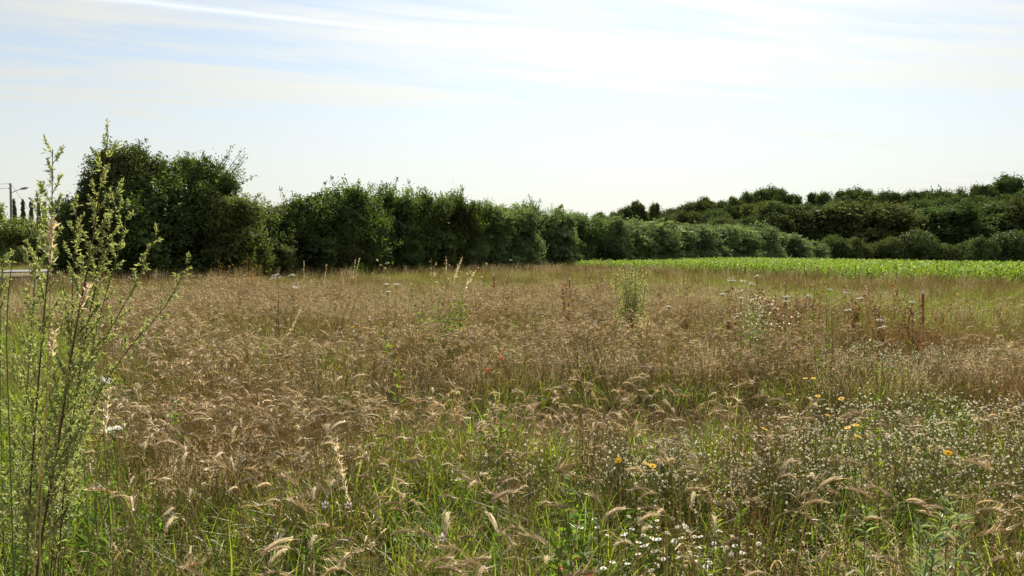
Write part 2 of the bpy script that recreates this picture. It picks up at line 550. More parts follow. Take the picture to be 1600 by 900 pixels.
def trunk(seed, h, r0, limbs, spread_, stems=1):
    r = np.random.default_rng(seed)
    mb = MB()
    for s in range(stems):
        b = np.array([0, 0, -0.3]) + (np.array([*r.normal(size=2) * 0.35, 0]) if stems > 1 else 0)
        top = np.array([*r.normal(size=2) * spread_ * 0.25, h * 0.75])
        t = np.linspace(0, 1, 7)[:, None]
        pts = b + (top - b) * t + np.c_[np.sin(t * 4 + s) * .12, np.cos(t * 3.3 + s) * .12, t * 0] * h * 0.1
        mb.tube(pts, np.linspace(r0, r0 * 0.3, 7), 7)
        for i in range(limbs):
            k = r.integers(2, 6)
            a = r.random() * 6.28
            e = pts[k] + np.array([np.cos(a) * spread_ * r.uniform(.4, .8), np.sin(a) * spread_ * r.uniform(.4, .8), h * r.uniform(.08, .25)])
            mid = (pts[k] + e) / 2 + np.array([0, 0, -h * 0.03])
            mb.tube(np.array([pts[k], mid, e]), [r0 * .38, r0 * .26, r0 * .1], 5)
    return mb


def hedge_lobes(seed, w, h, d=None, nl=14, skirt=True):
    r = np.random.default_rng(seed)
    d = d or w
    L = [((0, 0, h * .38), (w * .36, d * .36, h * .36)), ((r.normal() * w * .05, 0, h * .6), (w * .22, d * .25, h * .3))]
    for i in range(nl):
        a = i / nl * 6.28 + r.random()
        rr = r.uniform(.22, .36)
        zz = r.uniform(.2, .76)
        rr *= 1.25 - .8 * zz
        L.append(((math.cos(a) * w * rr, math.sin(a) * d * rr, h * zz), (w * r.uniform(.16, .25), d * r.uniform(.16, .25), h * r.uniform(.13, .2))))
    for i in range(7):
        a = r.random() * 6.28
        q = .27 * math.sqrt(r.random())
        L.append(((math.cos(a) * w * q, math.sin(a) * d * q, h * r.uniform(.68, .86)), (w * r.uniform(.08, .13), d * .11, h * r.uniform(.10, .17))))
    if skirt:
        for i in range(6):
            a = i / 6 * 6.28
            L.append(((math.cos(a) * w * .33, math.sin(a) * d * .33, h * .13), (w * .17, d * .17, h * .16)))
    return L


def make_tree(name, crown_mb, trunk_mb, mat):
    """Meshes for a kind of tree: (name, crown mesh, trunk mesh)."""
    return (name, crown_mb.mesh(name + '_crown', [mat, M['bark']]), trunk_mb.mesh(name + '_trunk', M['bark']))


def plant_tree(kind, x, y, top_z, width, base_w, base_h, label, cat, group, rz=None, sink=0.0, depth=None):
    """Place a tree so that it stands on the ground and its top reaches TOP_Z."""
    name, cm, tm = kind
    z0 = gz(x, y) - sink
    sz = (top_z - z0) / base_h
    sx = width / base_w
    o = empty(name, (x, y, z0), random.random() * 6.28 if rz is None else rz)
    o.rotation_euler[0], o.rotation_euler[1] = random.gauss(0, .045), random.gauss(0, .045)
    o.scale = (sx, depth / base_w if depth else sx, sz)
    tag(o, label, cat, group)
    link('trunk', tm, o)
    link('crown', cm, o)
    return o


NUM = 'first second third fourth fifth sixth seventh eighth ninth tenth eleventh twelfth thirteenth fourteenth fifteenth sixteenth seventeenth eighteenth nineteenth twentieth'.split()
TENS = {20: 'twenty', 30: 'thirty', 40: 'forty'}


def nth(i):
    if i < 20:
        return NUM[i]
    t, u_ = divmod(i + 1, 10)
    return (TENS[t * 10] + '-' + NUM[u_ - 1]) if u_ else {3: 'thirtieth', 4: 'fortieth'}[t]


HW, HH = 5.0, 7.0
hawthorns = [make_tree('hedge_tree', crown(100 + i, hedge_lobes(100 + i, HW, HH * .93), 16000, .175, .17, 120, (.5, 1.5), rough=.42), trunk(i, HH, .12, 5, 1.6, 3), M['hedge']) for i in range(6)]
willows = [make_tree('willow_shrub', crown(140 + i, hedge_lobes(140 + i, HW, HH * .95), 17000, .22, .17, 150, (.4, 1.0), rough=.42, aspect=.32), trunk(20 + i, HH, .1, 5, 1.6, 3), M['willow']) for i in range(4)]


def on_hedge(px):
    """Ground point of the hedge line seen at column PX (the hedge runs away to the right)."""
    k = (px - 800.0) / F
    t = (52 * k + 17.8) / (86.6 - 128 * k)
    return -17.8 + 86.6 * t, 52 + 128 * t


hedge = [  # column, top row, width in columns, sort (h = leafy dark, w = grey green), look
    (398, 318, 62, 'h', 'low dark hedge tree in the gap beside the tall thicket'),
    (428, 306, 56, 'h', 'thin twiggy hedge tree just past the low gap'),
    (466, 308, 60, 'h', 'dark hedge tree with a pale leafy patch at its foot'),
    (500, 298, 60, 'h', 'dark hedge tree leaning against the spiky tallest one'),
    (541, 277, 66, 'h', 'tallest spiky-topped tree of the long hedge'),
    (578, 290, 56, 'h', 'narrow dark hedge tree close behind the spiky tallest one'),
    (612, 281, 66, 'h', 'broad feathery-topped hedge tree between two taller spikes'),
    (640, 300, 54, 'h', 'lower yellow-green hedge tree in a dip of the hedge top'),
    (666, 288, 62, 'h', 'round bright-topped hedge tree before the pointed one'),
    (696, 300, 52, 'h', 'small sunlit hedge tree next to the pointed one'),
    (719, 289, 46, 'h', 'pointed narrow hedge tree where the hedge steps down'),
    (741, 304, 52, 'h', 'bright-edged hedge tree at the step down of the hedge'),
    (775, 310, 70, 'w', 'grey-green bushy tree with bare twigs on top, past the step'),
    (806, 312, 60, 'w', 'grey-green hedge tree beside the dark narrow one'),
    (838, 314, 36, 'h', 'dark narrow hedge tree amid the grey-green ones'),
    (862, 321, 54, 'w', 'grey-green hedge tree just past the dark narrow one'),
    (890, 324, 50, 'h', 'dark leafy hedge tree above the tip of the maize'),
    (914, 326, 46, 'h', 'dark speckled hedge tree where the pale stretch begins'),
]
for i, (px, py, wpx, s, lab) in enumerate(hedge):
    x, y = on_hedge(px)
    D = y
    kind = (hawthorns if s == 'h' else willows)
    plant_tree(kind[i % len(kind)], x + random.uniform(-.3, .3), y + random.uniform(-1.6, 1.6), z_of(py, D) * random.uniform(.97, 1.05), wpx / F * D * 1.6, HW, HH, lab, 'tree', 'trees of the long field hedge', depth=5.5)
pale = [(938, 333, 50), (962, 336, 50), (985, 338, 48), (1008, 340, 48), (1030, 342, 48), (1053, 345, 46), (1075, 346, 46), (1097, 347, 46), (1118, 348, 44), (1140, 347, 46), (1162, 349, 44), (1184, 345, 48), (1206, 352, 44), (1227, 362, 40), (1247, 370, 36), (1266, 375, 26)]
for i, (px, py, wpx) in enumerate(pale):
    x, y = on_hedge(px)
    lab = f'grey-green willowy hedge shrub, {nth(i)} of the pale stretch counted from its tall near end' if i < len(pale) - 1 else 'small pale shrub ending the hedge at the corner of the maize'
    plant_tree(willows[i % 4], x + random.uniform(-.5, .5), y + random.uniform(-1, 1), z_of(py, y), wpx / F * y * 2.1, HW, HH, lab, 'shrub', 'pale shrubs along the far half of the hedge', depth=7)
# shrubs standing out from the hedge foot
front = [(548, 358, 62, 'h', 'light-leaved low bush in front of the tallest hedge tree'), (738, 368, 46, 'w', 'pale low bush at the foot of the hedge step'),
         (640, 372, 48, 'h', 'dark low bush at the hedge foot below the yellow-green tree'), (440, 378, 44, 'h', 'low leafy bush at the foot of the twiggy hedge tree'),
         (806, 372, 50, 'w', 'grey-green low bush at the hedge foot past the step'), (880, 378, 44, 'w', 'dull green low bush at the hedge foot near the maize tip')]
for i, (px, py, wpx, s, lab) in enumerate(front):
    x, y = on_hedge(px)
    y -= 3.2
    x = at(px, y)
    kind = (hawthorns if s == 'h' else willows)[i % 4]
    plant_tree(kind, x, y, z_of(py, y), wpx / F * y * 1.1, HW, HH, lab, 'bush', 'low bushes along the hedge foot', depth=3)

# the tall thicket on the left: two trees grown together
big1 = [((0, 0, 4.3), (2.5, 2.6, 3.6)), ((-1.5, -.6, 3.0), (2.0, 2.2, 2.6)), ((1.5, -.4, 5.2), (2.0, 2.0, 2.4)), ((-.2, -.3, 6.8), (1.7, 1.7, 1.6)), ((-1.5, 0, 4.9), (1.2, 1.4, 1.3)), ((-2.4, -.3, 3.6), (1.0, 1.2, 1.2)), ((-.9, -.3, 7.4), (.8, .9, .9)), ((.7, -.3, 7.7), (.7, .8, .9)), ((1.9, -.2, 6.9), (.9, 1, 1.0)), ((-1.7, -.6, 6.1), (.7, .8, .8)), ((2.6, -.4, 4.5), (.9, 1, 1.1)), ((1.8, -1, 2.2), (2.1, 2.0, 2.1)), ((-2.3, -.5, 1.6), (1.4, 1.6, 1.7)), ((0, -1.8, 1.8), (2.0, 1.5, 1.9)), ((-1, -1.5, 4.4), (1.4, 1.3, 1.5)), ((.8, -1.7, 4.0), (1.4, 1.2, 1.6))]
big2 = [((0, 0, 4.0), (2.5, 2.6, 3.4)), ((1.3, -.4, 5.0), (1.9, 1.9, 2.2)), ((-1.3, -.2, 5.8), (1.5, 1.6, 1.6)), ((-.4, 0, 7.2), (.9, 1, .9)), ((2.2, -.3, 5.9), (.9, 1, 1.0)), ((2.9, -.4, 4.2), (.9, 1, 1.0)), ((-2.2, -.2, 6.8), (.7, .8, .8)), ((2.9, -.6, 2.6), (.8, 1, .9)), ((.9, 0, 6.6), (1.3, 1.4, 1.4)), ((2.0, -.5, 3.2), (1.6, 1.6, 1.8)), ((1.9, -.8, 1.6), (1.7, 1.7, 1.7)), ((-1.4, -1.2, 1.8), (2.0, 1.7, 2.0)), ((.4, -1.8, 3.2), (1.5, 1.2, 1.6)), ((-.8, -1.5, 4.2), (1.4, 1.2, 1.4))]
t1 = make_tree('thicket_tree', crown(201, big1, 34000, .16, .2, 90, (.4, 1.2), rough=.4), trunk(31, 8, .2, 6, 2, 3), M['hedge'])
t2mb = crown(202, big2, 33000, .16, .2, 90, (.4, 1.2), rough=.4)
r_ = np.random.default_rng(77)
for i in range(11):                                   # thin leafy branches reaching out to the right
    p0 = np.array([1.4 + r_.random(), -.6 + r_.normal() * .5, 5.4 + r_.random() * 1.4])
    dr = unit(np.array([1.0, r_.normal() * .2, r_.uniform(.35, 1.6)]))
    ln = r_.uniform(1.6, 2.9)
    s = np.linspace(0, 1, 26)[:, None]
    t2mb.tube(p0 + dr * ln * np.linspace(0, 1, 5)[:, None], np.linspace(.03, .008, 5), 3, 1, cap=False)
    t2mb.leaves(np.repeat(p0 + dr * ln * s, 2, 0) + r_.normal(size=(52, 3)) * .09, r_.normal(size=(52, 3)) + dr, r_.normal(size=(52, 3)), .14, .075, 0, r_.random(52))
t2 = make_tree('thicket_tree', t2mb, trunk(32, 8, .2, 6, 2, 3), M['hedge'])
D = 50
plant_tree(t1, at(195, D), D, z_of(226, D) + .1, 7.0, 7.0, 8.8, 'tall dense dark tree of the thicket behind the mugwort', 'tree', 'two tall thicket trees', 0.0)
plant_tree(hawthorns[1], at(250, D - 1.2), D - 1.2, z_of(262, D), 6.2, HW, HH, 'lower dark thicket tree filling the dip between the two tall ones', 'tree', 'lower trees of the thicket')
plant_tree(hawthorns[3], at(366, D - .5), D - .5, z_of(292, D), 4.6, HW, HH, 'lower thicket tree at the side of the low gap', 'tree', 'lower trees of the thicket')
plant_tree(hawthorns[4], at(132, D - .5), D - .5, z_of(282, D), 4.4, HW, HH, 'lower thicket tree right behind the tallest mugwort', 'tree', 'lower trees of the thicket')
plant_tree(t2, at(308, D + 1), D + 1, z_of(243, D + 1) + .2, 6.9, 7.0, 8.4, 'broad dark thicket tree with loose leafy branches reaching toward the low gap', 'tree', 'two tall thicket trees', 0.0)

# woodland on the hill
WW, WH = 10.0, 13.0
def wood_lobes(seed):
    r = np.random.default_rng(seed)
    L = [((0, 0, WH * .55), (WW * .34, WW * .34, WH * .34)), ((0, 0, WH * .28), (WW * .36, WW * .36, WH * .27))]
    for i in range(11):
        a = i / 11 * 6.28 + r.random() * .6
        q = r.uniform(.2, .36)
        L.append(((math.cos(a) * WW * q, math.sin(a) * WW * q, WH * r.uniform(.3, .82)), (WW * r.uniform(.12, .28), WW * r.uniform(.12, .28), WH * r.uniform(.08, .2))))
    L.append(((r.normal() * .6, 0, WH * .84), (WW * .2, WW * .2, WH * .13)))
    return L
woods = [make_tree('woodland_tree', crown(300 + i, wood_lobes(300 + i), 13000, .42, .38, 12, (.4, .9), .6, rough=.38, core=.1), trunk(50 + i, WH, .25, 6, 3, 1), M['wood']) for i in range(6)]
SK = [(935, 331, 26), (957, 330, 24), (974, 325, 20), (989, 314, 18), (1006, 317, 20), (1025, 316, 15), (1045, 325, 28), (1066, 320, 28), (1086, 315, 26), (1103, 308, 24), (1121, 313, 26), (1142, 306, 28), (1163, 299, 24), (1182, 299, 24), (1203, 293, 32), (1224, 297, 26), (1245, 304, 28), (1268, 299, 22), (1290, 298, 20), (1312, 297, 30), (1334, 295, 30), (1356, 299, 30), (1378, 298, 28), (1400, 298, 30), (1424, 297, 30), (1448, 296, 30), (1472, 297, 30), (1496, 295, 30), (1518, 289, 28), (1540, 286, 30), (1576, 273, 46), (1612, 280, 44), (1650, 284, 44)]
for i, (px, py, wpx) in enumerate(SK):
    D = 335 - 45 * min(1, max(0, (px - 930) / 600)) + random.uniform(-14, 14)
    extra = {4: 'slim leafy tree of the small group poking above the hedge top, middle of three', 3: 'slim leafy tree, first of three poking above the hedge top', 5: 'slim pointed tree, last of three poking above the hedge top', 30: 'tallest rounded tree on the hill skyline, crown standing above the rest'}
    lab = extra.get(i, f'dark tree on the hill skyline, {nth(i)} counted from where it leaves the hedge')
    plant_tree(woods[i % 6], at(px, D), D, z_of(py, D), wpx / F * D * random.uniform(1.25, 1.8), WW, WH, lab, 'tree', 'trees on the skyline of the wooded hill')
MID = [(1050, 336, 34), (1082, 330, 36), (1112, 328, 34), (1146, 320, 40), (1180, 316, 36), (1222, 318, 40), (1262, 320, 40), (1298, 314, 40), (1326, 316, 36), (1362, 312, 42), (1398, 314, 40), (1432, 312, 40), (1466, 310, 44), (1502, 306, 46), (1538, 304, 46), (1572, 300, 48), (1608, 302, 48), (1645, 306, 46)]
for i, (px, py, wpx) in enumerate(MID):
    D = 272 + random.uniform(-18, 18)
    plant_tree(woods[(i * 5 + 2) % 6], at(px, D), D, z_of(py, D), wpx / F * D * random.uniform(1.25, 1.8), WW, WH, f'woodland tree halfway up the hill under the skyline, {nth(i)} counted from the hedge side', 'tree', 'trees halfway up the wooded hill')
LOW = [(1128, 340, 44, 'small pale-topped tree low on the hill above the willowy hedge'), (1168, 338, 42, 'olive tree low on the hill behind the pale shrubs'), (1208, 310, 62, 'large dark round tree rising behind the end of the hedge'), (1262, 328, 58, 'dull olive tree beside the large dark round one, low on the hill'), (1302, 340, 44, 'narrow dark tree squeezed in before the great dome'), (1352, 316, 96, 'great dome-shaped dark tree low on the hill'), (1408, 345, 40, 'small dark tree right after the great dome'), (1440, 332, 44, 'small rounded olive tree between the great dome and the dark wall of wood'), (1490, 318, 78, 'dark broad tree standing low on the hill, first past the olive one'), (1545, 312, 76, 'dark broad tree low on the hill under the tallest skyline crown'), (1600, 312, 70, 'dark broad tree low on the hill at the edge of the view'), (1650, 316, 70, 'dark broad tree low on the hill, beyond the edge of the view')]
for i, (px, py, wpx, lab) in enumerate(LOW):
    D = 236 + random.uniform(-5, 5)
    plant_tree(woods[(i * 5 + 1) % 6], at(px, D), D, z_of(py, D), wpx / F * D * 1.6, WW, WH, lab, 'tree', 'trees at the foot of the wooded hill')

# rounded bushes along the far edge of the maize
RW, RH = 8.0, 8.0
def round_lobes(seed):
    r = np.random.default_rng(seed)
    L = [((0, 0, RH * .45), (RW * .44, RW * .44, RH * .46))]
    for i in range(10):
        a = i / 10 * 6.28
        L.append(((math.cos(a) * RW * .28, math.sin(a) * RW * .28, RH * r.uniform(.2, .62)), (RW * r.uniform(.17, .24),) * 2 + (RH * r.uniform(.15, .24),)))
    return L
rounds = [make_tree('rounded_bush', crown(400 + i, round_lobes(400 + i), 11000, .34, .3, 8, (.4, .8), .55, rough=.12), trunk(70 + i, RH, .14, 5, 2, 3), M['round']) for i in range(3)]
RB = [(1271, 374, 30, 'small bush in the corner where hedge and maize edge meet'), (1303, 363, 48, 'rounded bush with a lit olive top, first after the hedge corner'), (1338, 368, 46, 'low rounded bush between two taller round ones'), (1367, 372, 44, 'low flat-topped bush leaning on the big dome bush'), (1397, 366, 44, 'olive-topped shoulder bush against the big dome bush'), (1432, 354, 68, 'big dome-shaped bush standing above the maize edge'), (1478, 374, 40, 'low bush in the dip after the big dome bush'), (1508, 372, 44, 'low green bush, second in the dip after the big dome bush'), (1532, 366, 46, 'greyish lighter bush rising out of the dip'), (1574, 350, 66, 'big dark bush at the far right end of the maize edge'), (1620, 356, 60, 'dark bush beyond the big one at the end of the maize edge')]
for i, (px, py, wpx, lab) in enumerate(RB):
    D = 188 + random.uniform(-3, 3)
    plant_tree(rounds[i % 3], at(px, D), D, z_of(py, D), wpx / F * D * 1.12, RW, RH, lab, 'bush', 'rounded bushes behind the maize')

# left background: sunny bush by the lane, row of poplars, street lamp with its wires
lb = make_tree('roadside_bush', crown(450, hedge_lobes(450, 7, 5.6, nl=11), 17000, .21, .22, 20, (.3, .6), rough=.15), trunk(80, 5, .1, 5, 2, 3), M['litbush'])
for px, py, wpx, lab in ((-30, 308, 120, 'sunlit green bush beside the lane, largest, under the street lamp'), (38, 336, 90, 'sunlit green bush beside the lane, lower one sloping down behind the mugwort'), (92, 372, 60, 'low green bush by the lane next to the tall thicket')):
    D = 80
    plant_tree(lb, at(px, D), D, z_of(py, D), wpx / F * D, 7, 5.9, lab, 'bush', 'green bushes by the lane')
pl = []
for s in (0, 1):
    L = [((0, 0, 2 + 1.5 * i), (1.15 - .09 * abs(i - 3), 1.15 - .09 * abs(i - 3), 1.5)) for i in range(9)]
    pl.append(make_tree('poplar', crown(470 + s, L, 3600, .34, .12, 6, (.4, .8), .6, rough=.2), trunk(90 + s, 15, .2, 4, .6), M['poplar']))
for i, px in enumerate((27, 38, 50, 62, 73, 84, 97, 110, 122)):
    D = 262 + i * 2
    py = 309 + (i % 3) * 2 + (2 if i > 3 else 0)
    plant_tree(pl[i % 2], at(px, D), D, z_of(py, D), 1.55, 2.4, 15.6, f'slim dark poplar far behind the lane bush, {nth(i)} counted from the street lamp', 'tree', 'row of poplars far behind the lane')

D = 84
lx, lz = at(20, D), z_of(287, D)
g0 = gz(lx, D)
lamp = tag(empty('street_lamp', (lx, D, g0)), 'grey pole with a slim arm lamp, above the green lane bush', 'street lamp')
mb = MB(); mb.tube([(0, 0, -.3), (0, 0, (lz - g0) * .5), (0, 0, lz - g0)], [.15, .13, .10], 8); link('pole', mb.mesh('pole', M['pole']), lamp)
mb = MB(); mb.tube([(.05, 0, lz - g0 - 1.0), (.6, 0, lz - g0 - .75), (1.1, 0, lz - g0 - .6)], .035, 6); link('arm', mb.mesh('arm', M['metal']), lamp)
mb = MB(); mb.tube([(1.0, 0, lz - g0 - .62), (1.2, 0, lz - g0 - .56), (1.55, 0, lz - g0 - .48), (1.85, 0, lz - g0 - .46)], [.05, .12, .12, .04], 8); head = link('lamp_head', mb.mesh('lamp_head', M['metal'], True), lamp)
mb = MB(); mb.tube([(1.25, 0, lz - g0 - .62), (1.5, 0, lz - g0 - .58), (1.7, 0, lz - g0 - .55)], [.05, .09, .03], 8); link('glass', mb.mesh('glass', M['glass'], True), head)
for k, zz in enumerate((-.05, -.5)):
    mb = MB(); mb.tube([(-.16, 0, lz - g0 + zz - .1), (-.16, 0, lz - g0 + zz + .04)], [.05, .03], 6); link('insulator', mb.mesh('insulator', M['glass']), lamp)
def cable(p, q, sag, lab):
    t = np.linspace(0, 1, 18)[:, None]
    pts = np.array(p) + (np.array(q) - np.array(p)) * t - np.array([0, 0, sag]) * 4 * t * (1 - t)
    m_ = MB(); m_.tube(pts, .018, 4)
    tag(link('overhead_wire', m_.mesh('overhead_wire', M['wire'])), lab, 'wire', 'overhead wires at the street lamp')
cable((lx - .18, D, lz - .05), (lx - 34, D - 14, lz + 1.6), 1.1, 'upper thin wire hung from the tip of the lamp pole')
cable((lx - .18, D, lz - .5), (lx - 34, D - 14, lz + .9), 1.2, 'lower thin wire hung just under the tip of the lamp pole')
cable((lx + .15, D, lz - .2), (lx + 2.2, D + 1.5, lz - 4.4), .1, 'slanting guy wire running down from the lamp pole behind the bush')

# ------------------------------------------------------------------ meadow: where what grows
def cover_at(x, y):
    """Column and row at which canopy 0.6 m above (x, y) shows from the eye; only used to look up what grows there."""
    return 800 + F * x / y, HORIZON + F * (CAM_H - .6) / y


def patch(x, y, lst):
    px, py = cover_at(x, y)
    o = np.zeros(len(np.atleast_1d(px)))
    for cx, cy, rx, ry, wt_ in lst:
        o = np.maximum(o, wt_ * np.exp(-((px - cx) / rx) ** 2 - ((py - cy) / ry) ** 2))
    return o


GREEN = [(60, 760, 150, 260, 1.0), (40, 520, 120, 90, .8), (400, 520, 45, 22, .9), (515, 540, 40, 26, .9), (690, 720, 80, 75, .9), (600, 600, 60, 36, .5), (760, 610, 32, 45, .8),
         (500, 850, 300, 75, .75), (900, 800, 80, 120, .8), (1055, 565, 36, 36, .7), (1150, 620, 90, 40, .6), (1040, 690, 36, 30, 1.0), (1130, 840, 90, 70, .6), (1400, 560, 80, 22, .8),
         (1290, 740, 120, 60, .5), (1450, 840, 90, 80, .8), (1560, 640, 80, 60, .4), (940, 560, 40, 36, .6), (300, 505, 45, 16, .7), (1100, 520, 60, 15, .7), (640, 482, 60, 12, .7), (860, 640, 55, 28, .6), (780, 510, 45, 14, .6), (460, 470, 50, 9, .6), (1000, 620, 40, 25, .6), (1500, 600, 60, 20, .5)]
FLUFF = [(1250, 665, 200, 85, .9), (1450, 640, 190, 80, 1), (1060, 690, 110, 60, .5), (1350, 570, 160, 36, .6), (1560, 700, 110, 70, .7), (1020, 800, 120, 70, .5), (1300, 800, 180, 80, .5)]
RUST = [(1400, 515, 280, 26, 1), (1230, 505, 150, 24, .6), (1190, 700, 50, 70, .7), (1585, 580, 60, 60, .7), (1590, 700, 40, 60, .5), (360, 610, 130, 70, .5)]
LUSH = [(1080, 436, 130, 10, 1), (960, 440, 90, 8, .7), (1260, 450, 160, 9, .5), (1500, 468, 120, 8, .3)]


def gaps(x, y):
    """Thin spots where little but low growth stands."""
    g = np.maximum(vnoise(x, y, .75, 81) * 1.05, vnoise(x, y, 2.1, 82) * .98)
    return 1 - .85 * np.clip((g - .78) / .1, 0, 1) * (np.asarray(y) < 22)


def dens_wheat(x, y):
    px, py = cover_at(x, y)
    zone = .42 + .75 * np.exp(-((px - 350) / 230) ** 2 - ((py - 600) / 200) ** 2) + .25 * np.exp(-((px - 800) / 200) ** 2 - ((py - 540) / 70) ** 2)
    d = zone * (0.45 + .9 * vnoise(x, y, 1.7, 3)) * (0.6 + .6 * vnoise(x, y, .55, 31))
    d *= 1 - .9 * np.clip((200 - px) / 110, 0, 1)
    d *= 1 - np.minimum(.93, 1.15 * patch(x, y, GREEN))
    d *= 1 - .88 * patch(x, y, FLUFF)
    d *= np.clip((36 + 2 * np.sin(x * .5) - 14 * np.clip((px - 950) / 250, 0, 1) + 4 * (vnoise(x, y, 3, 36) - .5) - y) / 15, 0, 1)
    d *= 1 - .6 * np.clip((px - 1150) / 300, 0, 1) * np.clip((y - 12) / 6, 0, 1)
    return np.clip(d * gaps(x, y), 0, 1)


def sector(dens, y0, y1, seed, margin=1.0):
    """Random points, DENS per square metre, in the strip of field between depths Y0 and Y1."""
    r = np.random.default_rng(seed)
    hw = lambda y: .655 * y + margin
    area = (.655 * (y1 * y1 - y0 * y0) + 2 * margin * (y1 - y0))
    n = int(dens * area)
    y = np.sqrt(r.uniform(y0 * y0, y1 * y1, n * 2))
    x = r.uniform(-1, 1, n * 2) * hw(y)
    return x[:n], y[:n]


def thin(x, y, d, seed):
    k = np.random.default_rng(seed).random(len(x)) < d
    return x[k], y[k]


def scatter(name, label, cat, x, y, variants, smin, smax, tilt=.12, seed=0, z=0.0, yaw=None, hmul=1.0):
    """ONE object of kind stuff: instances of the variant meshes on the given ground points."""
    x, y = np.asarray(x), np.asarray(y)
    hm = np.broadcast_to(hmul, x.shape)
    clear = ~((x < -22) & (y > 24) & (y < np.interp(x, rc[:40, 0], rc[:40, 1]) + 2.8))
    x, y, hm = x[clear], y[clear], hm[clear]
    r = np.random.default_rng(seed + 77)
    n = len(x)
    me = bpy.data.meshes.new(name)
    me.vertices.add(n)
    me.vertices.foreach_set("co", np.stack([x, y, terrain(x, y) + z], 1).astype(np.float32).ravel())
    rot = np.stack([r.normal(size=n) * tilt, r.normal(size=n) * tilt, r.random(n) * 6.283 if yaw is None else yaw + r.normal(size=n) * .5], 1)
    a = me.attributes.new("rot", 'FLOAT_VECTOR', 'POINT'); a.data.foreach_set("vector", rot.astype(np.float32).ravel())
    a = me.attributes.new("scl", 'FLOAT', 'POINT'); a.data.foreach_set("value", (r.uniform(smin, smax, n) * hm).astype(np.float32))
    a = me.attributes.new("idx", 'INT', 'POINT'); a.data.foreach_set("value", r.integers(0, len(variants), n).astype(np.int32))
    col = bpy.data.collections.new(name + "_kinds")
    for i, m in enumerate(variants):
        col.objects.link(bpy.data.objects.new(f"{name}_kind_{i:03d}", m))
    o = link(name, me)
    ng = bpy.data.node_groups.new(name, 'GeometryNodeTree')
    ng.interface.new_socket("Geometry", in_out='INPUT', socket_type='NodeSocketGeometry')
    ng.interface.new_socket("Geometry", in_out='OUTPUT', socket_type='NodeSocketGeometry')
    N = ng.nodes.new
    gi, go, ip, ci = N('NodeGroupInput'), N('NodeGroupOutput'), N('GeometryNodeInstanceOnPoints'), N('GeometryNodeCollectionInfo')
    ci.inputs['Collection'].default_value = col
    ci.inputs['Separate Children'].default_value = True
    ci.inputs['Reset Children'].default_value = True
    att = {}
    for nm_, ty in (("rot", 'FLOAT_VECTOR'), ("scl", 'FLOAT'), ("idx", 'INT')):
        q = N('GeometryNodeInputNamedAttribute'); q.data_type = ty; q.inputs[0].default_value = nm_
        att[nm_] = q.outputs[0]
    e2r = N('FunctionNodeEulerToRotation')
    ip.inputs['Pick Instance'].default_value = True
    lk = ng.links.new
    lk(gi.outputs[0], ip.inputs['Points']); lk(ci.outputs[0], ip.inputs['Instance'])
    lk(att['idx'], ip.inputs['Instance Index']); lk(att['rot'], e2r.inputs[0]); lk(e2r.outputs[0], ip.inputs['Rotation'])
    lk(att['scl'], ip.inputs['Scale']); lk(ip.outputs[0], go.inputs[0])
    md = o.modifiers.new("plants", 'NODES'); md.node_group = ng
    tag(o, label, cat, None, 'stuff')
    return o


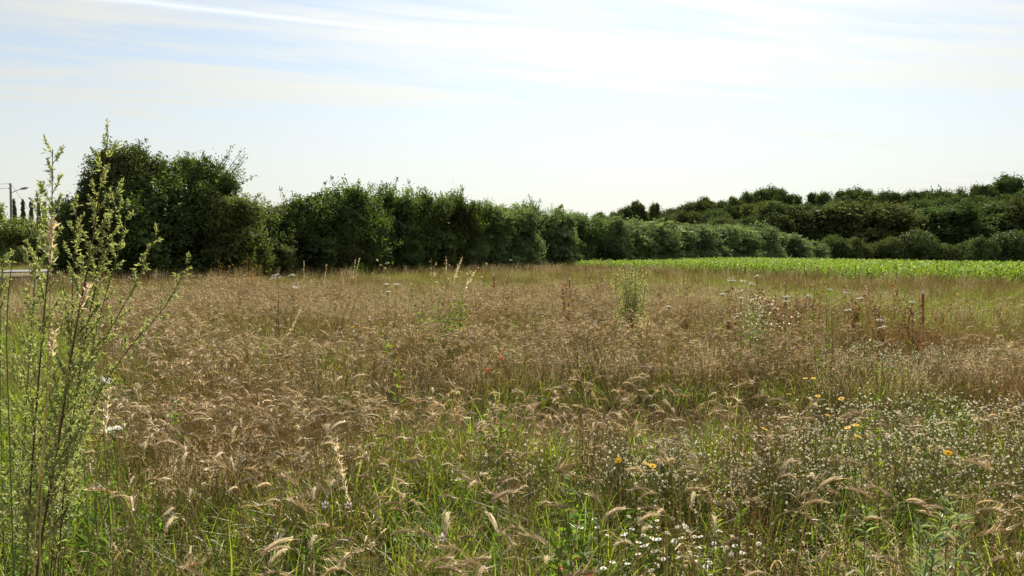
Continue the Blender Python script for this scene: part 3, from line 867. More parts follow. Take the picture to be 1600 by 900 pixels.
# ------------------------------------------------------------------ plant shapes
def wheat(r, stem, ear, leaf, origin=(0, 0, 0), h=.66, ear_mat=0, awn_mat=1, leaf_mat_=0, stem_mat=0, nawn=16, headless=False):
    """One wheat stalk into the three given meshes."""
    o = np.array(origin, float)
    az = r.random() * 6.283
    if r.random() < .45:
        az = r.normal() * .7 + (0.2 if r.random() < .5 else 2.9)
    dr = np.array([math.cos(az), math.sin(az), 0])
    lean = r.uniform(.03, .28)
    t = np.linspace(0, 1, 5)[:, None]
    pts = o + dr * lean * h * t ** 2 + np.array([0, 0, h]) * t
    # neck and ear: one curve bending over
    ang = math.atan(lean * 2)
    bend = r.uniform(1.0, 2.4)
    p = pts[-1].copy()
    curve = [p.copy()]
    steps = 11
    for i in range(steps):
        ang += bend / steps
        p = p + (dr * math.sin(ang) + np.array([0, 0, math.cos(ang)])) * .0165
        curve.append(p.copy())
    curve = np.array(curve)
    rv = r.random()
    stem.tube(np.concatenate([pts[:-1], curve[:6]]), np.r_[np.full(4, .0019), np.linspace(.0017, .0012, 6)], 3, stem_mat, rv, cap=False)
    if not headless:
        e = curve[5:]
        side = np.cross(dr, [0, 0, 1.0])
        ear.tube(e, [.0025, .0058, .0068, .0068, .0062, .0050, .002][:len(e)], 4, ear_mat, rv, cap=False)
        m = 14
        f = np.linspace(0, len(e) - 1.2, m)
        i0 = f.astype(int)
        q = e[i0] + (e[np.minimum(i0 + 1, len(e) - 1)] - e[i0]) * (f - i0)[:, None]
        tg_ = unit(e[np.minimum(i0 + 1, len(e) - 1)] - e[i0] + 1e-6)
        sgn = np.where(np.arange(m) % 2 == 0, 1, -1)[:, None]
        upv = unit(np.cross(tg_, side))
        out = unit(side * sgn + upv * r.normal(size=(m, 1)) * .8)
        ear.leaves(q, tg_ + out * .55, upv, .0165, .0092, ear_mat, np.clip(rv + r.normal(size=m) * .2, 0, 1), fold=.1)
        k = min(nawn, m)
        ad = unit(tg_ + out * r.uniform(.4, .95, (m, 1)) + upv * r.normal(size=(m, 1)) * .3 + np.array([0, 0, .35]))[:k]
        al = r.uniform(.045, .07, k)[:, None]
        b = q[:k] + out[:k] * .005
        wv = unit(np.cross(ad, r.normal(size=(k, 3)))) * .0007
        vv = np.stack([b - wv, b + wv, b + ad * al + np.array([0, 0, .006])], 1).reshape(-1, 3)
        ear.add(vv, np.arange(k * 3).reshape(k, 3), .5, awn_mat)
    for i in range(r.integers(1, 3)):
        hh = h * r.uniform(.3, .75)
        a2 = r.random() * 6.283
        d2 = np.array([math.cos(a2), math.sin(a2), 0])
        L_ = r.uniform(.10, .2)
        s = np.linspace(0, 1, 5)[:, None]
        lp = o + dr * lean * h * (hh / h) ** 2 + np.array([0, 0, hh]) + d2 * L_ * s + np.array([0, 0, 1.0]) * (L_ * .5 * s - L_ * 1.2 * s ** 2)
        leaf.ribbon(lp, np.array([.004, .008, .007, .005, .001]), np.cross(d2, [0, 0, 1]) + r.normal(size=3) * .4, leaf_mat_, r.random())


def blade(mb, r, o, L_, w_, mat=0, droop=.7, upr=.9):
    a = r.random() * 6.283
    d = np.array([math.cos(a), math.sin(a), 0])
    s = np.linspace(0, 1, 5)[:, None]
    k = r.uniform(.12, droop)
    p = np.array(o) + d * L_ * (k * s + k * .5 * s ** 2) + np.array([0, 0, L_]) * (upr * s - k * .75 * s ** 2.4)
    mb.ribbon(p, w_ * np.array([.7, 1, .9, .6, .08]), np.cross(d, [0, 0, 1]) + r.normal(size=3) * .35, mat, r.random())


def grass_tuft(seed, n, L_, w_, rad, mat, droop=.7):
    r = np.random.default_rng(seed); mb = MB()
    for i in range(n):
        q = r.normal(size=2) * rad
        blade(mb, r, (q[0], q[1], -.02), L_ * r.uniform(.5, 1.15), w_ * r.uniform(.7, 1.2), 0, droop)
    return mb.mesh('grass_tuft', mat)


def seed_grass(seed, n, h, mat_s, mat_h, rad=.05, heavy=1.0):
    """Dry grass stems with loose seed heads."""
    r = np.random.default_rng(seed); mb = MB()
    for i in range(n):
        q = np.array([*(r.normal(size=2) * rad), 0])
        d = np.array([*(r.normal(size=2) * .16), 1.0]); H = h * r.uniform(.65, 1.1)
        t = np.linspace(0, 1, 5)[:, None]
        p = q + d * H * t + np.array([*r.normal(size=2) * .12, -.04]) * H * t ** 3
        mb.tube(p, [.0015, .0013, .0012, .001, .0006], 3, 0, None, cap=False)
        m = int(22 * heavy); f = r.uniform(.66, 1.0, m)[:, None]
        b = q + d * H * f + np.array([0, 0, -.04]) * H * f ** 3
        mb.leaves(b, np.array([0, 0, .9]) + r.normal(size=(m, 3)) * .55, r.normal(size=(m, 3)), r.uniform(.008, .017, m), .0028, 1, r.random(m))
    for i in range(n):
        blade(mb, r, (*(r.normal(size=2) * rad), 0), h * r.uniform(.35, .7), .005, 0, .9)
    return mb.mesh('seed_grass', [mat_s, mat_h])


def leafy_weed(seed, h, nb, leaf, mats, per=9, wid=.36, top=None, ntop=0, spread=.28, tsize=.012):
    """Branching green weed, optional small heads on its tips."""
    r = np.random.default_rng(seed); mb = MB()
    for i in range(nb):
        a = r.random() * 6.283
        d = np.array([math.cos(a) * spread * r.random(), math.sin(a) * spread * r.random(), 1.0]); H = h * r.uniform(.6, 1.05)
        t = np.linspace(0, 1, 5)[:, None]
        base = np.array([*(r.normal(size=2) * .02), -.02])
        p = base + d * H * t + np.array([*r.normal(size=2) * .08, 0]) * H * t ** 2
        mb.tube(p, np.linspace(.0028, .001, 5), 3, 1, None, cap=False)
        f = r.uniform(.1, 1.0, per)[:, None]
        b = base + d * H * f + np.array([0, 0, 0])
        ad = unit(np.concatenate([r.normal(size=(per, 2)), r.uniform(-.1, .9, (per, 1))], 1))
        mb.leaves(b, ad, np.array([0, 0, 1.0]) + r.normal(size=(per, 3)) * .5, leaf * r.uniform(.5, 1.2, per) * (1.2 - .6 * f[:, 0]), leaf * wid * r.uniform(.6, 1.1, per), 0, r.random(per), fold=.08)
        if ntop:
            tip = p[-1]
            for j in range(ntop):
                e = tip + np.array([r.normal() * .06, r.normal() * .06, r.uniform(-.07, .05)])
                mb.tube(np.array([p[-2], (p[-2] + e) / 2 + [0, 0, .01], e]), .0008, 3, 1, None, cap=False)
                head(mb, r, e, tsize * r.uniform(.7, 1.25), 2)
    return mb.mesh('leafy_weed', mats)


def head(mb, r, c, s, mat):
    """Fluffy little head: petals standing out in all directions from the upper half."""
    m = 9
    d = unit(r.normal(size=(m, 3)) + np.array([0, 0, .5]))
    mb.leaves(np.array(c) + d * 0, d, r.normal(size=(m, 3)), s, s * .75, mat, r.random(m))


def daisy(mb, r, c, R_, mat, n=13, tilt=None, droop=0.0):
    """Ray petals round a centre; returns the flower's axis."""
    ax = unit(np.array([r.normal() * .25, r.normal() * .25 - .15, 1.0]) if tilt is None else tilt)
    u_ = unit(np.cross(ax, [1, .2, .1])); v_ = np.cross(ax, u_)
    a = np.arange(n) / n * 6.283 + r.normal(size=n) * .06
    d = np.cos(a)[:, None] * u_ + np.sin(a)[:, None] * v_ - ax * droop
    mb.leaves(np.array(c) + d * R_ * .2, d, ax, R_ * .85, R_ * .46, mat, r.random(n))
    return ax


def dome(mb, c, ax, R_, mat=0, hgt=.55):
    u_ = unit(np.cross(ax, [1, .2, .1])); v_ = np.cross(ax, u_)
    rows = [(1, 0), (.8, .6), (.35, 1)]
    V = []
    for q, z_ in rows:
        for k in range(6):
            a = k / 6 * 6.283
            V.append(np.array(c) + (math.cos(a) * u_ + math.sin(a) * v_) * R_ * q + ax * z_ * R_ * hgt)
    fs = [(j * 6 + k, j * 6 + (k + 1) % 6, (j + 1) * 6 + (k + 1) % 6, (j + 1) * 6 + k) for j in range(2) for k in range(6)]
    fs += [(12, 13, 14, 15), (15, 16, 17, 12)]
    mb.add(V, fs, .5, mat)


# ------------------------------------------------------------------ meadow: the mass of it
clumps = []
for s in range(9):
    r = np.random.default_rng(500 + s); mb = MB()
    for i in range(6):
        q = r.normal(size=2) * .05
        wheat(r, mb, mb, mb, (q[0], q[1], -.02), r.uniform(.50, .74), 1, 2, 0, 0, 8, headless=r.random() < .12)
    clumps.append(mb.mesh('wheat_clump', [M['straw'], M['ear'], M['awn']]))
xs, ys = [], []
for d_, y0, y1, sd in ((9, 3.4, 4.9, 7), (30, 4.9, 8, 1), (27, 8, 15, 2), (17, 15, 38, 3)):
    x, y = sector(d_, y0, y1, sd); x, y = thin(x, y, dens_wheat(x, y), sd); xs.append(x); ys.append(y)
scatter('wheat', 'ripe tan wheat standing thickly across the middle of the field', 'wheat', np.concatenate(xs), np.concatenate(ys), clumps, .85, 1.12, .18, 1, hmul=.72 + .5 * vnoise(np.concatenate(xs), np.concatenate(ys), 1.3, 39))

dry = [seed_grass(540 + s, 9, .62, M['dry'], M['dry'], .06) for s in range(4)]
silk = [seed_grass(545 + s, 10, .66, M['straw'], M['silk'], .07, 1.5) for s in range(5)]
xs, ys = [], []
for d_, y0, y1, sd in ((34, 2.0, 8, 11), (24, 8, 16, 12), (13, 16, 28, 13), (9, 26, 60, 14), (4, 60, 118, 15)):
    x, y = sector(d_, y0, y1, sd)
    d = .25 + .6 * vnoise(x, y, 1.3, 41) + .7 * patch(x, y, RUST) - .3 * patch(x, y, GREEN) - .1 * np.clip((y - 26) / 8, 0, 1)
    d = d * (1 - .55 * (y < 4.4)) * gaps(x, y) * .8
    x, y = thin(x, y, np.clip(d, 0, 1), sd); xs.append(x); ys.append(y)
x, y = np.concatenate(xs), np.concatenate(ys)
MAIZE_EDGE = lambda yy: 3.2 + (84 - yy) * 19 / 44
HEDGE_X = lambda yy: -17.8 + 86.6 * (yy - 52) / 128
k = ~((x > MAIZE_EDGE(y) + 3.2 * np.random.default_rng(5).random(len(x)) ** 1.5) & (y > 25)) & (x > HEDGE_X(y) - 2)
scatter('dry_grass', 'brown dry grass with thin seed heads mixed through the field', 'grass', x[k], y[k], dry, .6, 1.05, .16, 2)
xs, ys = [], []
for d_, y0, y1, sd in ((34, 2.2, 8, 91), (30, 8, 16, 92), (16, 16, 42, 93)):
    x, y = sector(d_, y0, y1, sd)
    px_, py_ = cover_at(x, y)
    d = np.clip(2.4 * vnoise(x, y, 1.9, 94) - .75, 0, 1) * (.2 + .8 * np.exp(-((px_ - 800) / 380) ** 2)) * gaps(x, y) * (1 - .6 * (y < 4.4)) * np.clip((42 - y) / 10, 0, 1)
    x, y = thin(x, y, d, sd); xs.append(x); ys.append(y)
scatter('silky_grass', 'pale straw-beige silky grass lying in loose drifts across mid field', 'grass', np.concatenate(xs), np.concatenate(ys), silk, .7, 1.1, .24, 16)

rus = [seed_grass(552 + s, 12, .60, M['russet'], M['russet'], .07, 1.3) for s in range(4)]
x, y = sector(30, 2.4, 24, 17)
x, y = thin(x, y, np.clip(.7 * patch(x, y, RUST) * (.3 + .9 * vnoise(x, y, 1.1, 18)), 0, 1), 17)
scatter('russet_grass', 'reddish brown grass in bands and patches on the far right', 'grass', x, y, rus, .7, 1.05, .16, 15)

green = [grass_tuft(560 + s, 13, .48, .006, .035, M['grass'], .8) for s in range(4)] + [grass_tuft(566 + s, 12, .52, .008, .035, M['lush'], .8) for s in range(2)]
xs, ys = [], []
for d_, y0, y1, sd in ((95, 1.9, 8, 21), (34, 8, 16, 22), (14, 16, 40, 23)):
    x, y = sector(d_, y0, y1, sd)
    d =   .15 + 1.1 * np.clip(vnoise(x, y, .9, 43) - .42, 0, 1) + .9 * patch(x, y, GREEN) + .35 * patch(x, y, FLUFF)
    x, y = thin(x, y, np.clip(d, 0, 1), sd); xs.append(x); ys.append(y)
x, y = np.concatenate(xs), np.concatenate(ys)
scatter('green_grass', 'green grass growing up between the wheat stalks', 'grass', x, y, green, .7, 1.15, .15, 3, hmul=.95 + .45 * np.maximum(patch(x, y, GREEN), np.clip(3 * vnoise(x, y, .9, 43) - 1.6, 0, 1)))

weeds = [leafy_weed(580 + s, .42, 6, .05, [M['weed'], M['greystem']], 12) for s in range(6)]
xs, ys = [], []
for d_, y0, y1, sd in ((40, 1.9, 8, 31), (14, 8, 16, 32), (5, 16, 40, 33)):
    x, y = sector(d_, y0, y1, sd)
    d = .05 + .45 * np.clip(vnoise(x, y, .8, 47) - .4, 0, 1) + .95 * patch(x, y, GREEN) * (.4 + .8 * vnoise(x, y, .6, 48)) + .12 * patch(x, y, FLUFF)
    x, y = thin(x, y, np.clip(d, 0, 1), sd); xs.append(x); ys.append(y)
x, y = np.concatenate(xs), np.concatenate(ys)
scatter('leafy_weeds', 'bright green leafy weeds filling the gaps low in the wheat', 'weeds', x, y, weeds, .5, 1.15, .15, 4)

tallw = [leafy_weed(590 + s, .95, 4, .055, [M['weed'], M['greystem']], 34, .3, spread=.16) for s in range(5)]
tallw += [grass_tuft(594 + s, 12, .75, .007, .04, M['olive'], .5) for s in range(3)]
tallw += [grass_tuft(596 + s, 12, .8, .008, .04, M['grass'], .5) for s in range(3)]
x, y = sector(30, 2.2, 10, 37)
px_ = cover_at(x, y)[0]
x, y = thin(x, y, np.clip((230 - px_) / 160, 0, 1) * np.where(y > 4.5, .35, 1) * (.15 + .6 * vnoise(x, y, .5, 38)), 37)
scatter('roadside_weeds', 'tall yellow-green weeds and grass crowding round the mugwort', 'weeds', x, y, tallw + silk, .55, 1.0, .14, 14)

# trampled straw and stubble hiding the soil
st = []
for s in range(5):
    r = np.random.default_rng(600 + s); mb = MB()
    for i in range(16):
        q = np.array([*(r.normal(size=2) * .12), r.uniform(0, .05)])
        d = unit(np.array([*r.normal(size=2), r.uniform(.0, 1.0)])); L_ = r.uniform(.1, .3)
        mb.tube(np.array([q, q + d * L_ * .5 + [0, 0, .01], q + d * L_]), .0016, 3, 0, None, cap=False)
        if i % 2:
            blade(mb, r, q, r.uniform(.1, .26), .007, 0, 1.2)
    st.append(mb.mesh('straw_litter', M['dry']))
xs, ys = [], []
for d_, y0, y1, sd in ((36, 1.9, 8, 51), (12, 8, 20, 52)):
    x, y = sector(d_, y0, y1, sd); xs.append(x); ys.append(y)
scatter('straw_litter', 'broken straw and dead blades lying low among the stalks', 'straw', np.concatenate(xs), np.concatenate(ys), st, .8, 1.3, .1, 5)

# the far meadow: olive grass, the lush strip before the maize
olive = [grass_tuft(620 + s, 16, .58, .012, .10, M['olive'], .6) for s in range(4)]
xs, ys = [], []
for d_, y0, y1, sd in ((22, 14, 45, 61), (9, 45, 125, 62)):
    x, y = sector(d_, y0, y1, sd, 4)
    d = np.clip((y - 21 + 8 * np.clip((cover_at(x, y)[0] - 950) / 250, 0, 1)) / 9, 0, 1) * (.45 + .7 * vnoise(x, y, 4.0, 63))
    x, y = thin(x, y, np.clip(d, 0, 1), sd); xs.append(x); ys.append(y)
x, y = np.concatenate(xs), np.concatenate(ys)
k = ~((x > MAIZE_EDGE(y) + 3.6 * np.random.default_rng(6).random(len(x)) ** 1.5) & (y > 25)) & (x > HEDGE_X(y) - 2.5)
scatter('meadow_grass', 'olive and yellowish tall grass between the wheat and the hedge', 'grass', x[k], y[k], olive, .7, 1.15, .1, 6)
lush = [grass_tuft(640 + s, 18, .5, .014, .12, M['lush'], .7) for s in range(3)]
x, y = sector(22, 13, 60, 65)
d = patch(x, y, LUSH) * (.3 + .9 * vnoise(x, y, 2.5, 66)) * 1.3
x, y = thin(x, y, np.clip(d, 0, 1), 65)
scatter('lush_grass', 'vivid green grass patch just in front of the maize', 'grass', x, y, lush, .7, 1.2, .1, 7)
# verge on the far left, beside the lane
r = np.random.default_rng(67)
y = r.uniform(42, 95, 9000); x = r.uniform(-75, -22, 9000)
dl = np.min(np.hypot(x[:, None] - rc[None, :, 0], y[:, None] - rc[None, :, 1]), 1)
k = (dl > 2.9) & (x > -.72 * y) & ~((dl < 12) & (y < np.interp(x, rc[:40, 0], rc[:40, 1])) & (x < -27))
scatter('verge_grass', 'dry yellowish grass on the verge of the lane', 'grass', x[k], y[k], olive + dry, .7, 1.1, .1, 8)

x, y = sector(2.6, 21, 75, 165, 3)
k = ~((x > MAIZE_EDGE(y) + 1) & (y > 25)) & (x > HEDGE_X(y) + 1)
x, y = thin(x[k], y[k], np.clip(2.2 * vnoise(x[k], y[k], 3.1, 166) - .5, 0, 1), 165)
scatter('dead_stalks', 'dead brown stalks and pale plumes standing over the olive grass', 'stalks', x, y, rus + silk[:2] + dry[:1], .95, 1.7, .14, 19)

# rank growth at the foot of the hedge
r = np.random.default_rng(68)
t = r.random(1900) * .31
off = 2.6 + 4.2 * r.random(1900) ** 1.4
x = -17.8 + 86.6 * t + .83 * off; y = 52 + 128 * t - .56 * off
x2 = r.uniform(-28, -14, 420); y2 = r.uniform(43.5, 47, 420)
x, y = np.r_[x, x2], np.r_[y, y2]
scatter('hedge_foot_weeds', 'tall rank grass, dead stalks and weeds along the hedge foot', 'weeds', x, y, silk + dry[:2] + tallw + olive[:2], .6, 1.3, .16, 18, hmul=.45 + .7 * vnoise(x, y, 2.2, 69))

# white-headed weeds on the right
fl = [leafy_weed(660 + s, .55, 6, .032, [M['olive' if s % 2 else 'grass'], M['greystem'], M['fluff']], 26, .3, True, 5, .34, .0085) for s in range(6)]
xs, ys = [], []
for d_, y0, y1, sd in ((34, 4.6, 9, 71), (22, 9, 16, 72)):
    x, y = sector(d_, y0, y1, sd)
    d = patch(x, y, FLUFF) * (.05 + .9 * np.clip(1.6 * vnoise(x, y, .8, 73) - .3, 0, 1)) + .012
    x, y = thin(x, y, np.clip(d, 0, 1), sd); xs.append(x); ys.append(y)
scatter('white_headed_weeds', 'olive weeds with whitish fluffy heads crowding the field beyond the near ones', 'weeds', np.concatenate(xs), np.concatenate(ys), fl, .7, 1.15, .12, 9)

# ------------------------------------------------------------------ maize
ml = []
for s in range(4):
    r = np.random.default_rng(700 + s); mb = MB()
    H = r.uniform(.62, .8)
    mb.tube([(0, 0, -.05), (.01, 0, H * .5), (.015, .01, H)], [.012, .010, .006], 5)
    for i in range(9):
        hz = H * (.12 + .1 * i)
        a = (i % 2) * math.pi + r.normal() * .35
        d = np.array([math.cos(a), math.sin(a), 0]); L_ = .62 * r.uniform(.75, 1.1) * (1 - .03 * abs(i - 4) ** 1.3)
        t = np.linspace(0, 1, 6)[:, None]
        p = np.array([.01, 0, hz]) + d * L_ * .78 * t ** .9 + np.array([0, 0, 1.0]) * L_ * (.95 * t - 1.05 * t ** 2.1)
        mb.ribbon(p, .048 * np.array([.5, .95, 1, .85, .55, .06]), np.cross(d, [0, 0, 1]) + np.array([0, 0, r.normal() * .25]), 0, r.random())
    ml.append(mb.mesh('maize_plant', M['maize']))
r = np.random.default_rng(710)
row = unit(np.array([.43, .90])); nrm_ = np.array([row[1], -row[0]])
ii, jj = np.meshgrid(np.arange(-60, 140), np.arange(0, 1200))
P = ii.reshape(-1, 1) * .75 * nrm_ + (jj.reshape(-1, 1) * .17) * row
P = P + r.normal(size=P.shape) * .035
mx_, my_ = P[:, 0], P[:, 1]
k = (mx_ > MAIZE_EDGE(my_) + 5 * vnoise(mx_, my_, 2, 711) * r.random(len(mx_))) & (mx_ > HEDGE_X(my_) + 3.4) & (my_ < 183) & (mx_ < .69 * my_ + 2) & (my_ > 33) & (r.random(len(mx_)) < .93)
k &= ~((np.abs((P @ nrm_) - 10.5) < .45) & (my_ < 95))
mx_, my_ = mx_[k], my_[k]
o_ = np.argsort(np.hypot(mx_, my_))
mx_, my_ = mx_[o_], my_[o_]
inv = np.abs(mx_) < .64 * my_
near_i = np.where(inv)[0][:300]
rest = np.setdiff1d(np.arange(len(mx_)), near_i)
for i in near_i:
    o = link('maize_plant', ml[i % 4])
    o.location = (mx_[i], my_[i], gz(mx_[i], my_[i]))
    o.rotation_euler = (0, 0, r.random() * 6.28)
    q = r.uniform(1.05, 1.45); o.scale = (q, q, q)
    tag(o, 'bright green young maize plant in the nearest corner of the maize field', 'maize plant', 'nearest maize plants')
scatter('maize', 'bright green maize crop stretching from its near corner back to the bushes', 'maize', mx_[rest], my_[rest], ml, 1.0, 1.45, .06, 10)

# ------------------------------------------------------------------ single plants
def world_pts(path, D, D0=None):
    """Points on a plant standing at depth D; the last one is carried down to the ground."""
    p = [(at(px, D + (0 if D0 is None else (D0 - D) * i / max(1, len(path) - 1))), D + (0 if D0 is None else (D0 - D) * i / max(1, len(path) - 1)), z_of(py, D)) for i, (px, py) in enumerate(path)]
    return p


def smooth(pts, n):
    pts = np.asarray(pts, float)
    t = np.linspace(0, len(pts) - 1, n)
    k = np.arange(len(pts))
    c = np.stack([np.interp(t, k, pts[:, j]) for j in range(3)], 1)
    for _ in range(3):
        c[1:-1] = (c[:-2] + 2 * c[1:-1] + c[2:]) / 4
    return c


# nearest wheat stalks, one by one
wproto = []
for s in range(10):
    r = np.random.default_rng(800 + s)
    a_, b_, c_ = MB(), MB(), MB()
    wheat(r, a_, b_, c_, (0, 0, -.02), r.uniform(.54, .78), 0, 1, 0, 0, 14)
    root = empty('wheat_stalk', (0, 0, 0))
    tag(root, 'ripe bearded wheat stalk with nodding ear at the near edge of the field', 'wheat stalk', 'nearest wheat stalks')
    link('stem', a_.mesh('wheat_stem', M['straw']), root)
    link('ear', b_.mesh('wheat_ear', [M['ear'], M['awn']]), root)
    c_.nv and link('leaf', c_.mesh('wheat_leaf', M['straw']), root)
    wproto.append(root)
r = np.random.default_rng(810)
x, y = sector(46, 2.05, 6.0, 811, .05)
d = np.clip(dens_wheat(x, y) * 1.1 + .16 + .35 * (y < 3.5), 0, 1)
d = np.where(cover_at(x, y)[0] < 190, .12, d)
x, y = thin(x, y, d, 812)
o_ = np.argsort(np.hypot(x, y))[:300]
for i, k in enumerate(o_):
    pos = (x[k], y[k], gz(x[k], y[k]))
    q = r.uniform(.85, 1.12)
    if i < len(wproto):
        wproto[i].location, wproto[i].rotation_euler, wproto[i].scale = pos, (0, 0, r.normal() * .6), (q, q, q)
    else:
        copy_thing(wproto[i % 10], pos, r.normal() * .6 + (3.14 if r.random() < .4 else 0), q)


# the tall mugwort on the left
def mugwort(path, D, label, seed, first=.28, blen=.20, dens=1.0, thick=.0022):
    """PATH: columns and rows from low on the stem to its tip."""
    r = np.random.default_rng(seed)
    P = world_pts(path, D)
    low = np.array(P[0]); nxt = np.array(P[1])
    g_ = gz(low[0], low[1])
    dxy = (nxt - low)[:2] / max(.05, nxt[2] - low[2])
    base = np.array([*(low[:2] - dxy * (low[2] - g_) * .5), g_ - .02])
    C = smooth([base, *P], 30)
    root = empty('mugwort', tuple(base))
    tag(root, label, 'mugwort', 'tall mugwort stalks')
    Cl = C - base
    m_ = MB(); m_.tube(Cl, np.linspace(thick, .0012, 30), 6, 0, .5, cap=False)
    link('stem', m_.mesh('mugwort_stem', M['mugstem' if thick > .003 or seed % 3 == 0 else 'greystem']), root)
    ln = np.r_[0, np.cumsum(np.linalg.norm(np.diff(Cl, axis=0), axis=1))]
    total = ln[-1]
    n = int(total * (1 - first) / .034 * dens)
    ang = r.random() * 6.28
    for i in range(n):
        f = first + (1 - first) * (i + .5) / n
        s = f * total
        p = np.array([np.interp(s, ln, Cl[:, k]) for k in range(3)])
        tg_ = unit(np.array([np.interp(min(total, s + .03), ln, Cl[:, k]) for k in range(3)]) - p + 1e-6)
        ang += 2.4
        sd = unit(np.cross(tg_, [math.cos(ang), math.sin(ang), .1]))
        L_ = blen * (1.15 - f) * r.uniform(.5, 1.1) + .022
        t = np.linspace(0, 1, 5)[:, None]
        bp = p + (sd * .50 + tg_ * .82) * L_ * t + np.array([0, 0, .12]) * L_ * t ** 2
        b_ = MB(); b_.tube(bp, np.linspace(.0014, .0006, 5), 3, 0, .8, cap=False)
        br = link('branch', b_.mesh('mugwort_branch', M['greystem']), root)
        l_ = MB()
        k = max(14, int(L_ * 760 * (.35 + .8 * f)))
        q = r.uniform(.08, 1.05, k)[:, None] ** .8
        lp = p + (sd * .50 + tg_ * .82) * L_ * q + np.array([0, 0, .12]) * L_ * q ** 2
        ad = unit((bp[-1] - bp[0]) / L_ * .8 + r.normal(size=(k, 3)) * .65)
        ls = r.uniform(.007, .021, k) * (1.4 - .6 * f)
        l_.leaves(lp, ad, r.normal(size=(k, 3)) + [0, 0, .4], ls, ls * .40, 0, r.random(k), fold=.1)
        lo = max(0, .62 - f)
        if lo > 0 or r.random() < .3:                          # divided stem leaf under the branch
            for j in range(3):
                a2 = unit(sd + r.normal(size=3) * .45 + [0, 0, .15])
                LL = r.uniform(.035, .06) * (.7 + lo)
                l_.leaves(p + a2 * LL * np.array([[.0], [.35], [.6]]), a2 + r.normal(size=(3, 3)) * .35, r.normal(size=(3, 3)) + [0, 0, 1], LL * .6, LL * .17, 0, r.random(3))
        fo = link('foliage', l_.mesh('mugwort_foliage', M['mug']), br)
        fo['kind'] = 'stuff'
    return root


mugwort([(46, 880), (84, 700), (118, 500), (138, 420), (155, 320), (174, 212)], 2.45, 'tallest dark-stemmed mugwort stalk, its tip above the dense thicket', 901, .36, .22, 1.1, .0042)
mugwort([(30, 860), (46, 690), (66, 500), (78, 400), (84, 320), (87, 234)], 2.55, 'mugwort stalk with nodding tip standing against the open sky beside the lamp', 902, .36, .22, 1.1, .0036)
mugwort([(84, 820), (110, 640), (140, 480), (158, 410), (176, 345), (186, 296)], 2.5, 'mugwort stalk with bowed tip just right of the tallest stalk', 903, .40, .16, 1.1)
mugwort([(95, 790), (122, 620), (158, 480), (178, 420), (194, 360), (204, 322)], 2.62, 'slender mugwort stalk, second to the right of the tallest', 904, .45, .11, 1.0)
mugwort([(100, 740), (138, 570), (185, 490), (214, 440), (236, 385), (249, 362)], 2.7, 'mugwort stalk slanting out to the right, its tip against the dark thicket', 905, .5, .10, 1.0)
mugwort([(104, 730), (150, 610), (210, 530), (250, 490), (280, 440), (296, 406)], 2.8, 'lowest mugwort stalk reaching farthest right over the wheat', 906, .5, .09, .9)
mugwort([(8, 900), (28, 720), (44, 540), (54, 440), (60, 370), (62, 300)], 2.75, 'mugwort stalk behind the pale grass spike on the far left', 907, .36, .18, 1.1)
mugwort([(70, 860), (92, 720), (108, 560), (112, 450), (118, 380), (122, 318)], 2.85, 'straight mugwort stalk between the two tallest ones', 909, .36, .17, 1.1)
mugwort([(-40, 860), (-30, 700), (-16, 560), (-6, 490), (2, 440), (8, 400)], 2.7, 'short mugwort stalk half out of view at the lane side', 910, .34, .17, 1.0)


# pale straw-coloured grass spikes
def spike(path, D, label, seed, head_from=.62, w_=.010, mat_h='pale', mat_s='straw'):
    r = np.random.default_rng(seed)
    P = world_pts(path, D)
    low, nxt = np.array(P[0]), np.array(P[1])
    base = np.array([low[0], low[1], gz(low[0], low[1]) - .01])
    C = smooth([base, *P], 24) - base
    root = empty('grass_spike', tuple(base))
    tag(root, label, 'grass', 'pale grass spikes')
    m_ = MB(); m_.tube(C, np.linspace(.0026, .0009, 24), 4, 0, .3, cap=False)
    link('stem', m_.mesh('spike_stem', M[mat_s]), root)
    m_ = MB()
    n = 60
    f = np.sort(r.uniform(head_from, 1.0, n))
    k = np.arange(24) / 23
    b = np.stack([np.interp(f, k, C[:, j]) for j in range(3)], 1)
    tg_ = unit(C[-1] - C[-6])
    m_.leaves(b + r.normal(size=(n, 3)) * w_ * .15, tg_ * .9 + r.normal(size=(n, 3)) * .5, r.normal(size=(n, 3)), r.uniform(.8, 1.9, n) * w_, w_ * .5, 0, r.random(n), fold=.12)
    link('seed_head', m_.mesh('seed_head', M[mat_h]), root)['kind'] = 'stuff'
    return root


spike([(48, 880), (60, 720), (72, 560), (80, 400), (83, 340)], 2.2, 'tall pale grass spike amid the mugwort stalks', 920, .80, .015)
spike([(62, 880), (82, 690), (105, 560), (120, 490), (137, 448)], 2.35, 'pale grass spike leaning across the tallest mugwort stem', 921, .84, .012)
spike([(38, 880), (55, 740), (68, 640), (76, 560), (82, 520)], 2.1, 'second pale grass spike, lower, beside the tall one in the mugwort', 922, .82, .012)
spike([(140, 890), (148, 800), (156, 720), (160, 660), (165, 612)], 2.5, 'short whitish grass spike below the white flower head by the mugwort', 923, .72, .015)
spike([(560, 900), (552, 840), (542, 790), (530, 740), (522, 692)], 3.0, 'whitish grass spike standing alone over the low green weeds', 924, .60, .016)
spike([(168, 900), (168, 880), (168, 860)], 2.6, 'small white grass spike low by the mugwort foot', 925, .8, .01)
spike([(8, 640), (6, 520), (16, 420), (28, 380), (40, 388), (46, 420)], 2.4, 'arched grass head hooking over beside the lane', 926, .70, .012, 'mug', 'greystem')
spike([(-6, 640), (-2, 520), (2, 430), (8, 395), (14, 412)], 3.3, 'small arched grass head at the outer side of the mugwort', 927, .72, .008, 'mug', 'greystem')
